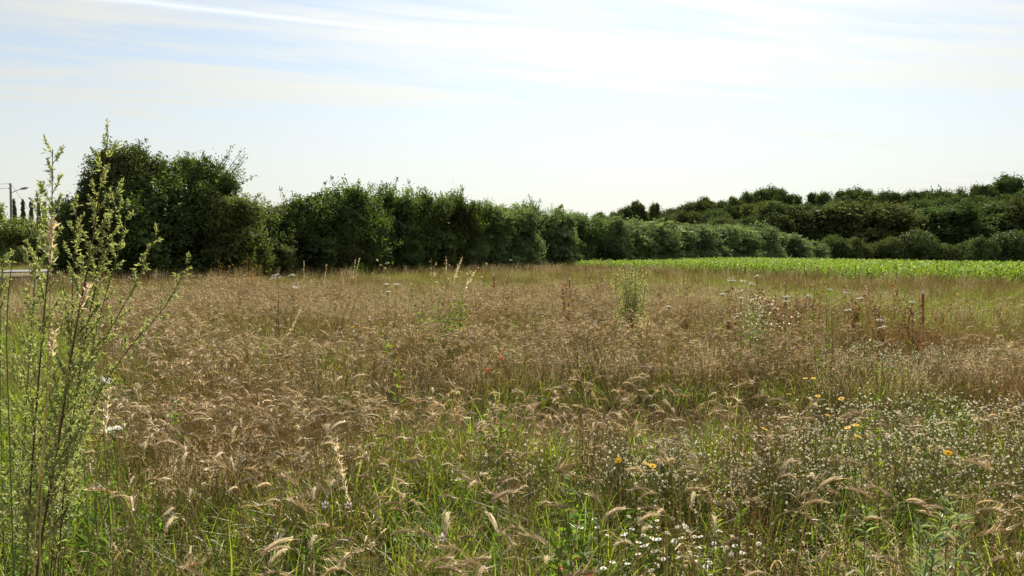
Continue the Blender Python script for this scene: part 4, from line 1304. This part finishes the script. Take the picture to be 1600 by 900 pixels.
for i, (px, py, D_, dx, lab) in enumerate(((722, 404, 12, 9, 'tall pale grass spike leaning before the hedge foot'), (716, 414, 12.4, 7, 'second pale grass spike leaning beside the tall one before the hedge foot'), (742, 424, 11, 14, 'leaning grass spike a little nearer than the leaning pair'),
                                           (470, 482, 9, 12, 'pale bent dead stalk leaning in the wheat past the dark dock'), (475, 408, 20, 0, 'upright pale grass spike against the dark hedge foot'), (697, 402, 16, 0, 'upright pale grass spike among the dead thistles'),
                                           (556, 405, 22, 4, 'pale grass tuft spike before the hedge, thickest'), (562, 404, 22, 6, 'pale grass spike right beside the thickest tuft spike'), (510, 414, 20, 3, 'short pale grass spike before the spiky hedge tree'))):
    spike([(px - dx * 2, py + 60), (px - dx, py + 24), (px, py)], D_, lab, 930 + i, .6, .02 if D_ > 10 else .014, 'pale', 'straw')


# flowers: one builder for yellow, red, pink and white ones
def flower_plant(name, px, py, D, cat, label, group, petal, R_, seed, n=13, disc='yellow', leaf='weed', nleaf=8, tilt=None, extra=0, droop=0.0, leaf_len=.06):
    r = np.random.default_rng(seed)
    x, z = at(px, D), z_of(py, D)
    g_ = gz(x, D)
    H = max(.08, z - g_)
    bx = r.normal() * .04
    root = empty(name, (x + bx, D, g_))
    tag(root, label, cat, group)
    st_ = MB(); lf = MB()
    t = np.linspace(0, 1, 6)[:, None]
    C = np.array([-bx, 0, H]) * t + np.array([r.normal() * .05, r.normal() * .05, 0]) * np.sin(t * 3.14)
    C[0, 2] = -.02
    st_.tube(C, np.linspace(.003, .0014, 6), 4, 0, .4, cap=False)
    heads = [C[-1]]
    for j in range(extra):
        k = r.integers(2, 5)
        e = C[k] + np.array([r.normal() * .07, r.normal() * .05, (H - C[k][2]) * r.uniform(.75, 1.02)])
        st_.tube(np.array([C[k], (C[k] + e) / 2 + [0, 0, .01], e]), .0012, 3, 0, .5, cap=False)
        heads.append(e)
    link('stem', st_.mesh('flower_stem', M['greystem']), root)
    f = r.uniform(.08, .8, nleaf)[:, None]
    b = np.array([-bx, 0, H]) * f
    ad = np.concatenate([r.normal(size=(nleaf, 2)), r.uniform(.1, .8, (nleaf, 1))], 1)
    lf.leaves(b, ad, np.array([0, 0, 1.0]) + r.normal(size=(nleaf, 3)) * .3, leaf_len * r.uniform(.6, 1.2, nleaf), leaf_len * .28, 0, r.random(nleaf), fold=.08)
    link('foliage', lf.mesh('flower_leaves', M[leaf]), root)['kind'] = 'stuff'
    for c in heads:
        fm = MB()
        ax = daisy(fm, r, c, R_, 0, n, tilt, droop)
        fl_ = link('flower', fm.mesh('flower', M[petal]), root)
        if disc:
            dm = MB(); dome(dm, np.array(c) + ax * .001, ax, R_ * .34, 0)
            link('disc', dm.mesh('disc', M[disc]), fl_)
    return root


YEL = [(550, 511, 'low yellow flower, leftmost pair in the wheat'), (560, 503, 'upper yellow flower of the leftmost pair in the wheat'), (597, 536, 'single small yellow flower below the leftmost pair'), (663, 521, 'wide yellow flower in the wheat beside the dark weed'), (708, 515, 'round bright yellow flower under the dark leafy weed in mid field'),
       (950, 511, 'small yellow flower at the near side of the yellow cluster'), (966, 518, 'big yellow flower at the heart of the yellow cluster'), (972, 526, 'lowest yellow flower of the yellow cluster'), (990, 498, 'topmost yellow flower of the yellow cluster below the grey bush'), (1006, 512, 'small yellow flower just past the yellow cluster'), (984, 507, 'middle yellow flower in the top of the yellow cluster'),
       (1261, 592, 'yellow flower head, one of two side by side at one height'), (1274, 592, 'broad yellow flower head touching its twin'), (1236, 617, 'yellow flower a little below the twin heads'), (1281, 620, 'small yellow flower straight below the twin heads'), (1318, 624, 'yellow flower beside the white-headed weeds, above the group of three'),
       (1297, 650, 'lone yellow flower between the twins and the group of three'), (1342, 666, 'top yellow flower of the group of three near the tall green leafy stem'), (1329, 670, 'middle yellow flower of the group of three near the tall green stem'), (1345, 684, 'lowest yellow flower of the group of three near the tall green stem'), (1198, 672, 'wide yellow flower standing alone before the brown dry patch'),
       (1012, 727, 'orange-yellow flower over the daisies, first of a close pair'), (1022, 731, 'orange-yellow flower over the daisies, second of a close pair'), (968, 722, 'dull yellow flower left of the close orange pair'), (1012, 494, 'yellow flower at the foot of the grey-green bush'), (1488, 710, 'pale yellow flower among the whitish heads')]
for i, (px, py, lab) in enumerate(YEL):
    D = min(14, (CAM_H - .74) * F / (py - HORIZON))
    flower_plant('yellow_flower', px, py, D, 'flower', lab, 'yellow flowers in the field', 'yellow', .020 if i % 5 else .023, 1000 + i, 14, 'yellow', 'weed', 7)
for i, (px, py, lab) in enumerate(((785, 549, 'red poppy, the brightest, in the middle of the wheat'), (783, 561, 'red poppy just below the brightest one'), (760, 581, 'faded orange poppy, lowest of the three'))):
    flower_plant('poppy', px, py, (CAM_H - .68) * F / (py - HORIZON), 'poppy', lab, 'poppies in the wheat', 'poppy', .027, 1050 + i, 5, None, 'weed', 5, (0.1, -.7, .7), 0, -.5)
PINK = [(240, 677, 'pale pink flower beside the mugwort, over the wheat'), (250, 674, 'pale pink flower touching its neighbour beside the mugwort'), (207, 680, 'small pale pink flower close to the mugwort branch'), (505, 794, 'pale lilac flower left of the whitish grass spike'), (541, 795, 'pale lilac flower at the foot of the whitish grass spike'), (111, 781, 'pale pink flower low between the mugwort stems'), (429, 846, 'pale pink flower low in the weeds under the wheat ears'), (690, 847, 'pale pinkish flower in the green grass at the near edge'), (144, 767, 'tiny pink flower beside the dark mugwort stem')]
for i, (px, py, lab) in enumerate(PINK):
    D = (CAM_H - .5) * F / (py - HORIZON)
    flower_plant('bindweed', px, py, D, 'flower', lab, 'pale pink bindweed flowers', 'pink', .024, 1070 + i, 6, None, 'weed', 10, (0.05, -.75, .65), 0, -.45, .045)

# mayweed daisies at the near right
MAY = [(935, 829), (952, 842), (990, 832), (1003, 815), (1008, 842), (1019, 828), (1029, 818), (1047, 838), (1058, 850), (1068, 846), (1089, 844), (1080, 870), (1101, 862), (1012, 858), (1025, 868), (1040, 880), (985, 812), (1000, 872), (1062, 878), (1090, 884), (1110, 880), (1074, 826), (1054, 815), (1120, 855), (945, 895), (960, 885), (1140, 862), (1165, 870), (1130, 835), (1150, 845)]
for i, (px, py) in enumerate(MAY):
    D = (CAM_H - .42) * F / (py - HORIZON) + random.uniform(-.15, .15)
    flower_plant('daisy', px, py, D, 'daisy', 'white daisy with yellow centre in the dense patch at the near edge', 'near white daisies', 'white', .0145, 1100 + i, 12, 'yellow', 'grass', 14, None, 1, .12, .05)


# white flat flower heads (wild carrot)
def umbel(px, py, D, label, seed, R_=.04, group='white flat flower heads'):
    r = np.random.default_rng(seed)
    x, z = at(px, D), z_of(py, D)
    g_ = gz(x, D); H = z - g_
    root = empty('wild_carrot', (x, D, g_))
    tag(root, label, 'wild carrot', group)
    m_ = MB(); b = r.normal() * .06
    C = np.array([[b, 0, -.02], [b * .6, .01, H * .4], [b * .2, 0, H * .75], [0, 0, H - .05]])
    m_.tube(C, [.003, .0026, .002, .0016], 4, 0, .4, cap=False)
    n = 16
    a = r.random(n) * 6.283; q = np.sqrt(r.random(n)) * R_
    T = np.stack([np.cos(a) * q, np.sin(a) * q, H - .06 * (q / .08) ** 2 + r.normal(size=n) * .003], 1)
    for e in T:
        m_.tube(np.array([C[-1], e]), .0007, 3, 0, .5, cap=False)
    link('stem', m_.mesh('umbel_stem', M['greystem']), root)
    m_ = MB()
    k = 13
    PP = np.repeat(T, k, 0) + r.normal(size=(n * k, 3)) * np.array([.11, .11, .05]) * R_
    m_.leaves(PP, np.concatenate([r.normal(size=(n * k, 2)), np.zeros((n * k, 1))], 1), np.array([0, 0, 1.0]) + r.normal(size=(n * k, 3)) * .45, max(.0055, R_ * .12), max(.005, R_ * .11), 0, r.random(n * k))
    link('flower_head', m_.mesh('umbel', M['white']), root)['kind'] = 'stuff'
    m_ = MB(); f = r.uniform(.1, .6, 10)[:, None]
    m_.leaves(np.array([b, 0, 0]) * (1 - f) + np.array([0, 0, H]) * f, np.concatenate([r.normal(size=(10, 2)), r.uniform(.2, .9, (10, 1))], 1), r.normal(size=(10, 3)) + [0, 0, 1], .09, .015, 0, r.random(10), fold=.05)
    link('foliage', m_.mesh('umbel_leaves', M['weed']), root)['kind'] = 'stuff'


UMB = [(154, 592, 2.9, .05, 'white flat flower head beside the tallest mugwort stem'), (173, 671, 2.75, .042, 'white flat flower head beside the short whitish grass spike'), (122, 650, 2.9, .035, 'drooping whitish flower head in the mugwort, lower left of the others'),
       (432, 428, 14, .12, 'wide white flower head before the low gap in the hedge'), (456, 428, 14, .08, 'white flower head next to the wide one before the hedge gap'), (458, 446, 11, .08, 'white flower head a little nearer, under the pair before the hedge gap'), (605, 410, 15, .06, 'small white flower head against the dark hedge'),
       (604, 443, 10, .055, 'white flower head at the top edge of the wheat, first of two'), (620, 443, 10, .055, 'white flower head at the top edge of the wheat, second of two'), (606, 455, 9.5, .04, 'small white flower head just below the two at the wheat edge'), (798, 406, 16, .035, 'tiny white flower head against the hedge beyond the red stakes'),
       (1142, 434, 13, .10, 'white flower head far to the right before the maize, first of four'), (1160, 437, 12.5, .08, 'white flower head before the maize, second of four'), (1174, 441, 12, .08, 'white flower head before the maize, third of four'), (1183, 430, 14, .07, 'white flower head highest against the maize, last of four'),
       (1130, 458, 10.5, .06, 'white flower head left of the blue-green weed'), (1158, 464, 10, .05, 'white flower head above the blue-green weed'), (1230, 462, 10, .06, 'white flower head beside the rust-coloured dock'), (1228, 470, 9.6, .04, 'white flower head right under another beside the rust dock'), (1265, 461, 11, .06, 'white flower head before the maize, right of the rust dock'), (1322, 456, 11.5, .045, 'small white flower head near the thin dark weed'),
       (1345, 465, 10, .06, 'flat white flower head left of the orange dock'), (1326, 483, 8.5, .05, 'white flower head between the thin dark weed and the orange dock'), (1296, 451, 12, .06, 'white flower head just above the thin dark weed'), (1426, 471, 9.5, .05, 'white flower head close to the tall red stake'), (1376, 499, 8, .05, 'white flower head below the orange dock, upper of two'), (1382, 510, 7.5, .05, 'white flower head below the orange dock, lower of two'), (1047, 478, 9, .045, 'white flower head right of the grey-green bush')]
for i, (px, py, D, R_, lab) in enumerate(UMB):
    umbel(px, py, D, lab, 1200 + i, R_ * .78)

# white-headed weeds near the eye, one by one
fproto = []
for s in range(5):
    r = np.random.default_rng(1300 + s)
    root = empty('white_headed_weed', (0, 0, 0))
    tag(root, 'olive branching weed with small fluffy white heads, near the daisies and yellow flowers', 'weed', 'near white-headed weeds')
    a_, b_, c_ = MB(), MB(), MB()
    for i in range(5):
        d = np.array([r.normal() * .16, r.normal() * .16, 1.0]); H = .54 * r.uniform(.6, 1.05)
        t = np.linspace(0, 1, 4)[:, None]
        p = d * H * t; p[0, 2] = -.02
        a_.tube(p, np.linspace(.0025, .001, 4), 3, 0, .4, cap=False)
        f = r.uniform(.12, .95, 11)[:, None]
        b_.leaves(d * H * f, np.concatenate([r.normal(size=(11, 2)), r.uniform(0, .9, (11, 1))], 1), r.normal(size=(11, 3)) + [0, 0, 1], .032 * r.uniform(.5, 1.2, 11), .009, 0, r.random(11), fold=.08)
        for j in range(4):
            e = p[-1] + np.array([r.normal() * .05, r.normal() * .05, r.uniform(-.06, .05)])
            a_.tube(np.array([p[-2], (p[-2] + e) / 2 + [0, 0, .012], e]), .0008, 3, 0, .5, cap=False)
            head(c_, r, e, .0085 * r.uniform(.7, 1.2), 0)
    link('stem', a_.mesh('weed_stem', M['greystem']), root)
    link('foliage', b_.mesh('weed_foliage', M['olive' if s % 2 else 'grass']), root)['kind'] = 'stuff'
    link('flower_head', c_.mesh('weed_heads', M['fluff']), root)['kind'] = 'stuff'
    fproto.append(root)
x, y = sector(26, 2.3, 5.2, 1310, .1)
x, y = thin(x, y, np.clip(patch(x, y, FLUFF) * .8, 0, 1), 1311)
r = np.random.default_rng(1312)
o_ = np.argsort(np.hypot(x, y))[:110]
for i, k in enumerate(o_):
    pos, q, rz = (x[k], y[k], gz(x[k], y[k])), r.uniform(.75, 1.15), r.random() * 6.28
    if i < 5:
        fproto[i].location, fproto[i].rotation_euler, fproto[i].scale = pos, (0, 0, rz), (q, q, q)
    else:
        copy_thing(fproto[i % 5], pos, rz, q)


# taller single weeds
def tall_weed(name, px, py, D, cat, label, seed, stems=1, leaf='weed', stem='greystem', nleaf=30, leaf_len=.06, wid=.25, fan=.12, top_dense=False, group=None, H=None, head_mat=None, nhead=0, hs=.012, droop=0.1, thick=.004, jit=0.0):
    r = np.random.default_rng(seed)
    x = at(px, D); g_ = gz(x, D)
    H = z_of(py, D) - g_ if H is None else H
    root = empty(name, (x, D, g_))
    tag(root, label, cat, group)
    for i in range(stems):
        d = np.array([r.normal() * fan, r.normal() * fan, 1.0])
        h_ = H * (1.0 if i == 0 else r.uniform(.72 if jit > .05 else .55, 1.0))
        t = np.linspace(0, 1, 6)[:, None]
        C = d * h_ * t + np.array([r.normal() * .04, r.normal() * .04, 0]) * np.sin(t * 3)
        C[0, 2] = -.02
        a_ = MB(); a_.tube(C, np.linspace(thick, thick * .35, 6), 5, 0, .4, cap=False)
        so = link('stem', a_.mesh('weed_stem', M[stem]), root)
        f = r.uniform(.12, 1.0, nleaf) if not top_dense else 1 - .9 * r.random(nleaf) ** 1.4
        k6 = np.linspace(0, 1, 6)
        b = np.stack([np.interp(f, k6, C[:, j]) for j in range(3)], 1)
        b = b + r.normal(size=(nleaf, 3)) * jit * np.c_[1 - f * .5, 1 - f * .5, f * 0 + .6]
        an = np.arange(nleaf) * 2.4
        ad = np.stack([np.cos(an), np.sin(an), r.uniform(.2, 1.1, nleaf) - droop], 1)
        l_ = MB()
        l_.leaves(b, ad, np.array([0, 0, 1.0]) + r.normal(size=(nleaf, 3)) * .35, leaf_len * r.uniform(.6, 1.15, nleaf) * (1.15 - .5 * f), leaf_len * wid, 0, r.random(nleaf), fold=.08)
        link('foliage', l_.mesh('weed_foliage', M[leaf]), so)['kind'] = 'stuff'
        if nhead:
            h_m = MB()
            for j in range(nhead):
                q = C[-1] + np.array([r.normal() * .05, r.normal() * .05, r.uniform(-.16, .02)]) * (1 + h_ * .4)
                head(h_m, r, q, hs * r.uniform(.7, 1.3), 0)
            link('flower_head', h_m.mesh('weed_heads', M[head_mat]), so)['kind'] = 'stuff'
    return root


tall_weed('tall_leafy_weed', 1379, 650, 3.9, 'weed', 'upright bright green leafy stem rising from the white-headed weeds', 1400, 1, 'lush', 'greystem', 90, .055, .2, .02, True)
for i, (px, py, D, n, lab) in enumerate(((1462, 785, 2.75, 4, 'clump of silvery green narrow-leaved stems at the near edge'), (1492, 800, 2.65, 3, 'smaller silvery green clump leaning on the bigger one'), (1428, 812, 2.8, 3, 'silvery narrow-leaved stems just left of the bigger clump'))):
    tall_weed('narrow_leaved_weed', px, py, D, 'weed', lab, 1410 + i, n, 'silver', 'greystem', 46, .085, .15, .10, True)
tall_weed('tall_leafy_weed', 1110, 748, 3.3, 'weed', 'fresh green leafy tip between the daisies and the brown straw', 1420, 3, 'lush', 'greystem', 40, .06, .2, .08, True)
tall_weed('thistle', 608, 520, 6.2, 'thistle', 'tall dark green thistle stem standing alone in mid field', 1421, 1, 'weed', 'greystem', 34, .12, .22, .03, False, thick=.006)
tall_weed('dark_weed', 690, 455, 10.5, 'weed', 'dark green leafy weed clump rising from the wheat in mid field', 1422, 14, 'weed', 'greystem', 70, .075, .42, .26, jit=.07)
tall_weed('grey_bush', 987, 414, 14.5, 'bush', 'grey-green twiggy bush standing out before the maize', 1423, 26, 'mug', 'mugstem', 130, .065, .34, .15, False, thick=.006, jit=.09)
tall_weed('blue_green_weed', 1185, 448, 10.2, 'weed', 'blue-green feathery weed with whitish dots, right of the grey bush', 1424, 14, 'silver', 'greystem', 80, .05, .3, .2, False, None, None, 'fluff', 5, .016, jit=.06)
tall_weed('thin_dark_weed', 1292, 446, 8.4, 'weed', 'thin dark-stemmed weed standing tall before the maize', 1425, 5, 'weed', 'mugstem', 70, .045, .3, .10, False, thick=.004, jit=.04)
tall_weed('dead_dock', 425, 436, 9.5, 'dock', 'dark dead dock stalk standing in the wheat on the mugwort side', 1426, 4, 'rust', 'mugstem', 34, .025, .6, .05, True, thick=.005)
for i, (px, py, D, n, lf, lab) in enumerate(((1195, 444, 13, 4, 'rust', 'rust-red dock, first one right of the grey bush'), (1236, 438, 13, 5, 'rust', 'rust-red dock, taller one beside a white flower head'), (1222, 452, 12, 3, 'rust', 'low rust-red dock between the taller two'), (1390, 446, 11.5, 8, 'rust', 'orange-brown spreading dock beside the tall red stake'), (1434, 454, 11, 4, 'rust', 'upright brown dock touching the tall red stake'), (1328, 446, 12.5, 4, 'rust', 'rusty dock with a white flower head before it, left of the orange dock'), (1072, 446, 13, 4, 'rust', 'small brown dock in the green grass past the grey bush'), (1138, 448, 12.5, 3, 'rust', 'thin rusty dock left of the blue-green weed'), (880, 436, 14, 3, 'rust', 'brown dock left of the second red stake'), (793, 428, 17, 2, 'rust', 'thin dark dock right of the first red stake'), (1280, 440, 14, 2, 'rust', 'thin brown dock above the thin dark weed'), (935, 408, 19, 2, 'rust', 'thin dark dock against the tip of the maize'))):
    tall_weed('dock', px, py, D, 'dock', lab, 1430 + i, n + 4, lf, 'rust', 80, .055, .55, .16 if n < 8 else .34, True, 'rusty dock plants', thick=.004, jit=.035)
for i, (px, py, D, lab) in enumerate(((655, 406, 13, 'dead thistle with brown fluffy top, first of the group at the hedge foot'), (672, 404, 13.3, 'broad dead thistle in the middle of the group at the hedge foot'), (698, 408, 13.1, 'dead thistle with dark dry head, last of the group'), (752, 412, 13, 'small dead thistle standing apart beyond the leaning grass spikes'))):
    tall_weed('dead_thistle', px, py, D, 'thistle', lab, 1450 + i, 6, 'dry', 'dry', 20, .05, .3, .16, False, 'dead thistles at the hedge foot', head_mat='ear', nhead=4, hs=.022)
for i, (px, py, D, lab) in enumerate(((352, 404, 24, 'yellow-topped ragwort at the near end of the thicket'), (386, 396, 24, 'tall dry ragwort with yellow specks under the low gap'), (400, 402, 23, 'yellow-specked ragwort, last one before the hedge gap'), (372, 408, 22, 'low ragwort with bright yellow specks, nearer than the tall one'))):
    tall_weed('ragwort', px, py, D, 'ragwort', lab, 1460 + i, 9, 'dry', 'straw', 24, .06, .3, .20, False, 'ragwort before the thicket', head_mat='yellow', nhead=2, hs=.014)
for i, (px, py, D, lab) in enumerate(((880, 752, 3.2, 'weed with red and yellow ageing leaves between two green ones'), (910, 770, 3.1, 'dark green broad-leaved dock with a few red leaves'), (862, 800, 2.9, 'green broad-leaved dock low in the weeds beside the red-leaved one'))):
    w_ = tall_weed('leafy_dock', px, py, D, 'dock', lab, 1470 + i, 3, 'weed', 'greystem', 22, .085, .34, .06)
    if i < 2:
        r = np.random.default_rng(1475 + i); m_ = MB(); q = 14
        hz = r.uniform(.1, .55, q)
        m_.leaves(np.stack([r.normal(size=q) * .03, r.normal(size=q) * .03 - .02, hz], 1), np.stack([r.normal(size=q), r.normal(size=q), r.uniform(-.4, .6, q)], 1), r.normal(size=(q, 3)), .07, .024, 0, r.random(q), fold=.08)
        o = link('aged_leaves', m_.mesh('aged_leaves', leaf_mat('aged_leaf' if i == 0 else 'aged_leaf_dark', (.42, .08, .04), (.5, .27, .05), .4, (1.2, 1, .6), .04)), w_)
        o['kind'] = 'stuff'; o['label'] = 'red and yellow ageing leaves'
# light sticks of dead straw and the straw heap in the corner
def straw_bundle(px, py, D, label, seed, n, L_, flat, width):
    r = np.random.default_rng(seed)
    x = at(px, D); g_ = gz(x, D)
    root = empty('straw_heap', (x, D, g_)); tag(root, label, 'straw', 'heaps of pale straw')
    m_ = MB()
    for i in range(n):
        q = np.array([r.normal() * width, r.normal() * width, r.uniform(0, .32)])
        d = unit(np.array([r.normal() - .4, r.normal() * .6, r.uniform(-.1, flat)]))
        m_.tube(np.array([q, q + d * L_ * .5 + [0, 0, .02], q + d * L_ * r.uniform(.7, 1.1)]), r.uniform(.0014, .0024), 4, 0, r.random(), cap=False)
        if i % 3 == 0:
            blade(m_, r, q, L_ * .6, .008, 0, 1.3)
    o = link('straw', m_.mesh('straw', M['pale']), root); o['kind'] = 'stuff'
straw_bundle(1570, 850, 2.9, 'heap of flattened pale straw in the right corner of the near edge', 1500, 90, .4, .5, .13)
straw_bundle(985, 870, 3.0, 'pale broken straws beside the daisies', 1501, 34, .34, .9, .06)

# slender weeds poking out of the field here and there
sp = []
for i, (lf, h_, fan_) in enumerate((('weed', .95, .05), ('grass', .85, .12), ('olive', .9, .16), ('weed', .8, .2))):
    sp.append(tall_weed('slender_weed', 800, 600, 6, 'weed', 'slender green weed poking a little above the wheat', 1600 + i, 2 + i % 2, lf, 'greystem', 40, .06, .26, fan_, False, 'slender weeds scattered through the wheat', H=h_, jit=.03))
r = np.random.default_rng(1610)
x, y = sector(3, 4.5, 22, 1611, 0)
o_ = r.permutation(len(x))[:64]
for i, k in enumerate(o_):
    pos, q, rz = (x[k], y[k], gz(x[k], y[k])), r.uniform(.75, 1.15), r.random() * 6.28
    if i < 4:
        sp[i].location, sp[i].rotation_euler, sp[i].scale = pos, (0, 0, rz), (q, q, q)
    else:
        copy_thing(sp[i % 4], pos, rz, q)

# red marker stakes
for i, (px, p0, p1, p2, D, lab) in enumerate(((771.5, 427, 432, 457, 24, 'red stake with white tip, farthest toward the hedge'), (890, 433, 437, 462, 22, 'second red stake, half hidden in brown weeds before the maize tip'), (1443, 453, 459, 497, 14.5, 'red stake before the maize, tallest and nearest'))):
    x = at(px, D); g_ = gz(x, D)
    root = tag(empty('marker_stake', (x, D, g_)), lab, 'stake', 'red marker stakes')
    zt, zm = z_of(p0, D) - g_, z_of(p1, D) - g_
    lean = .012 * (-1 if i == 1 else 1)
    m_ = MB(); m_.tube([(lean * 2, 0, -.2), (lean, 0, zm * .5), (0, 0, zm)], .017, 8); link('post', m_.mesh('post', M['red']), root)
    m_ = MB(); m_.tube([(0, 0, zm + .001), (0, 0, zt - .01), (0, 0, zt)], [.0172, .0172, .012], 8); link('tip', m_.mesh('tip', M['whitepaint']), root)
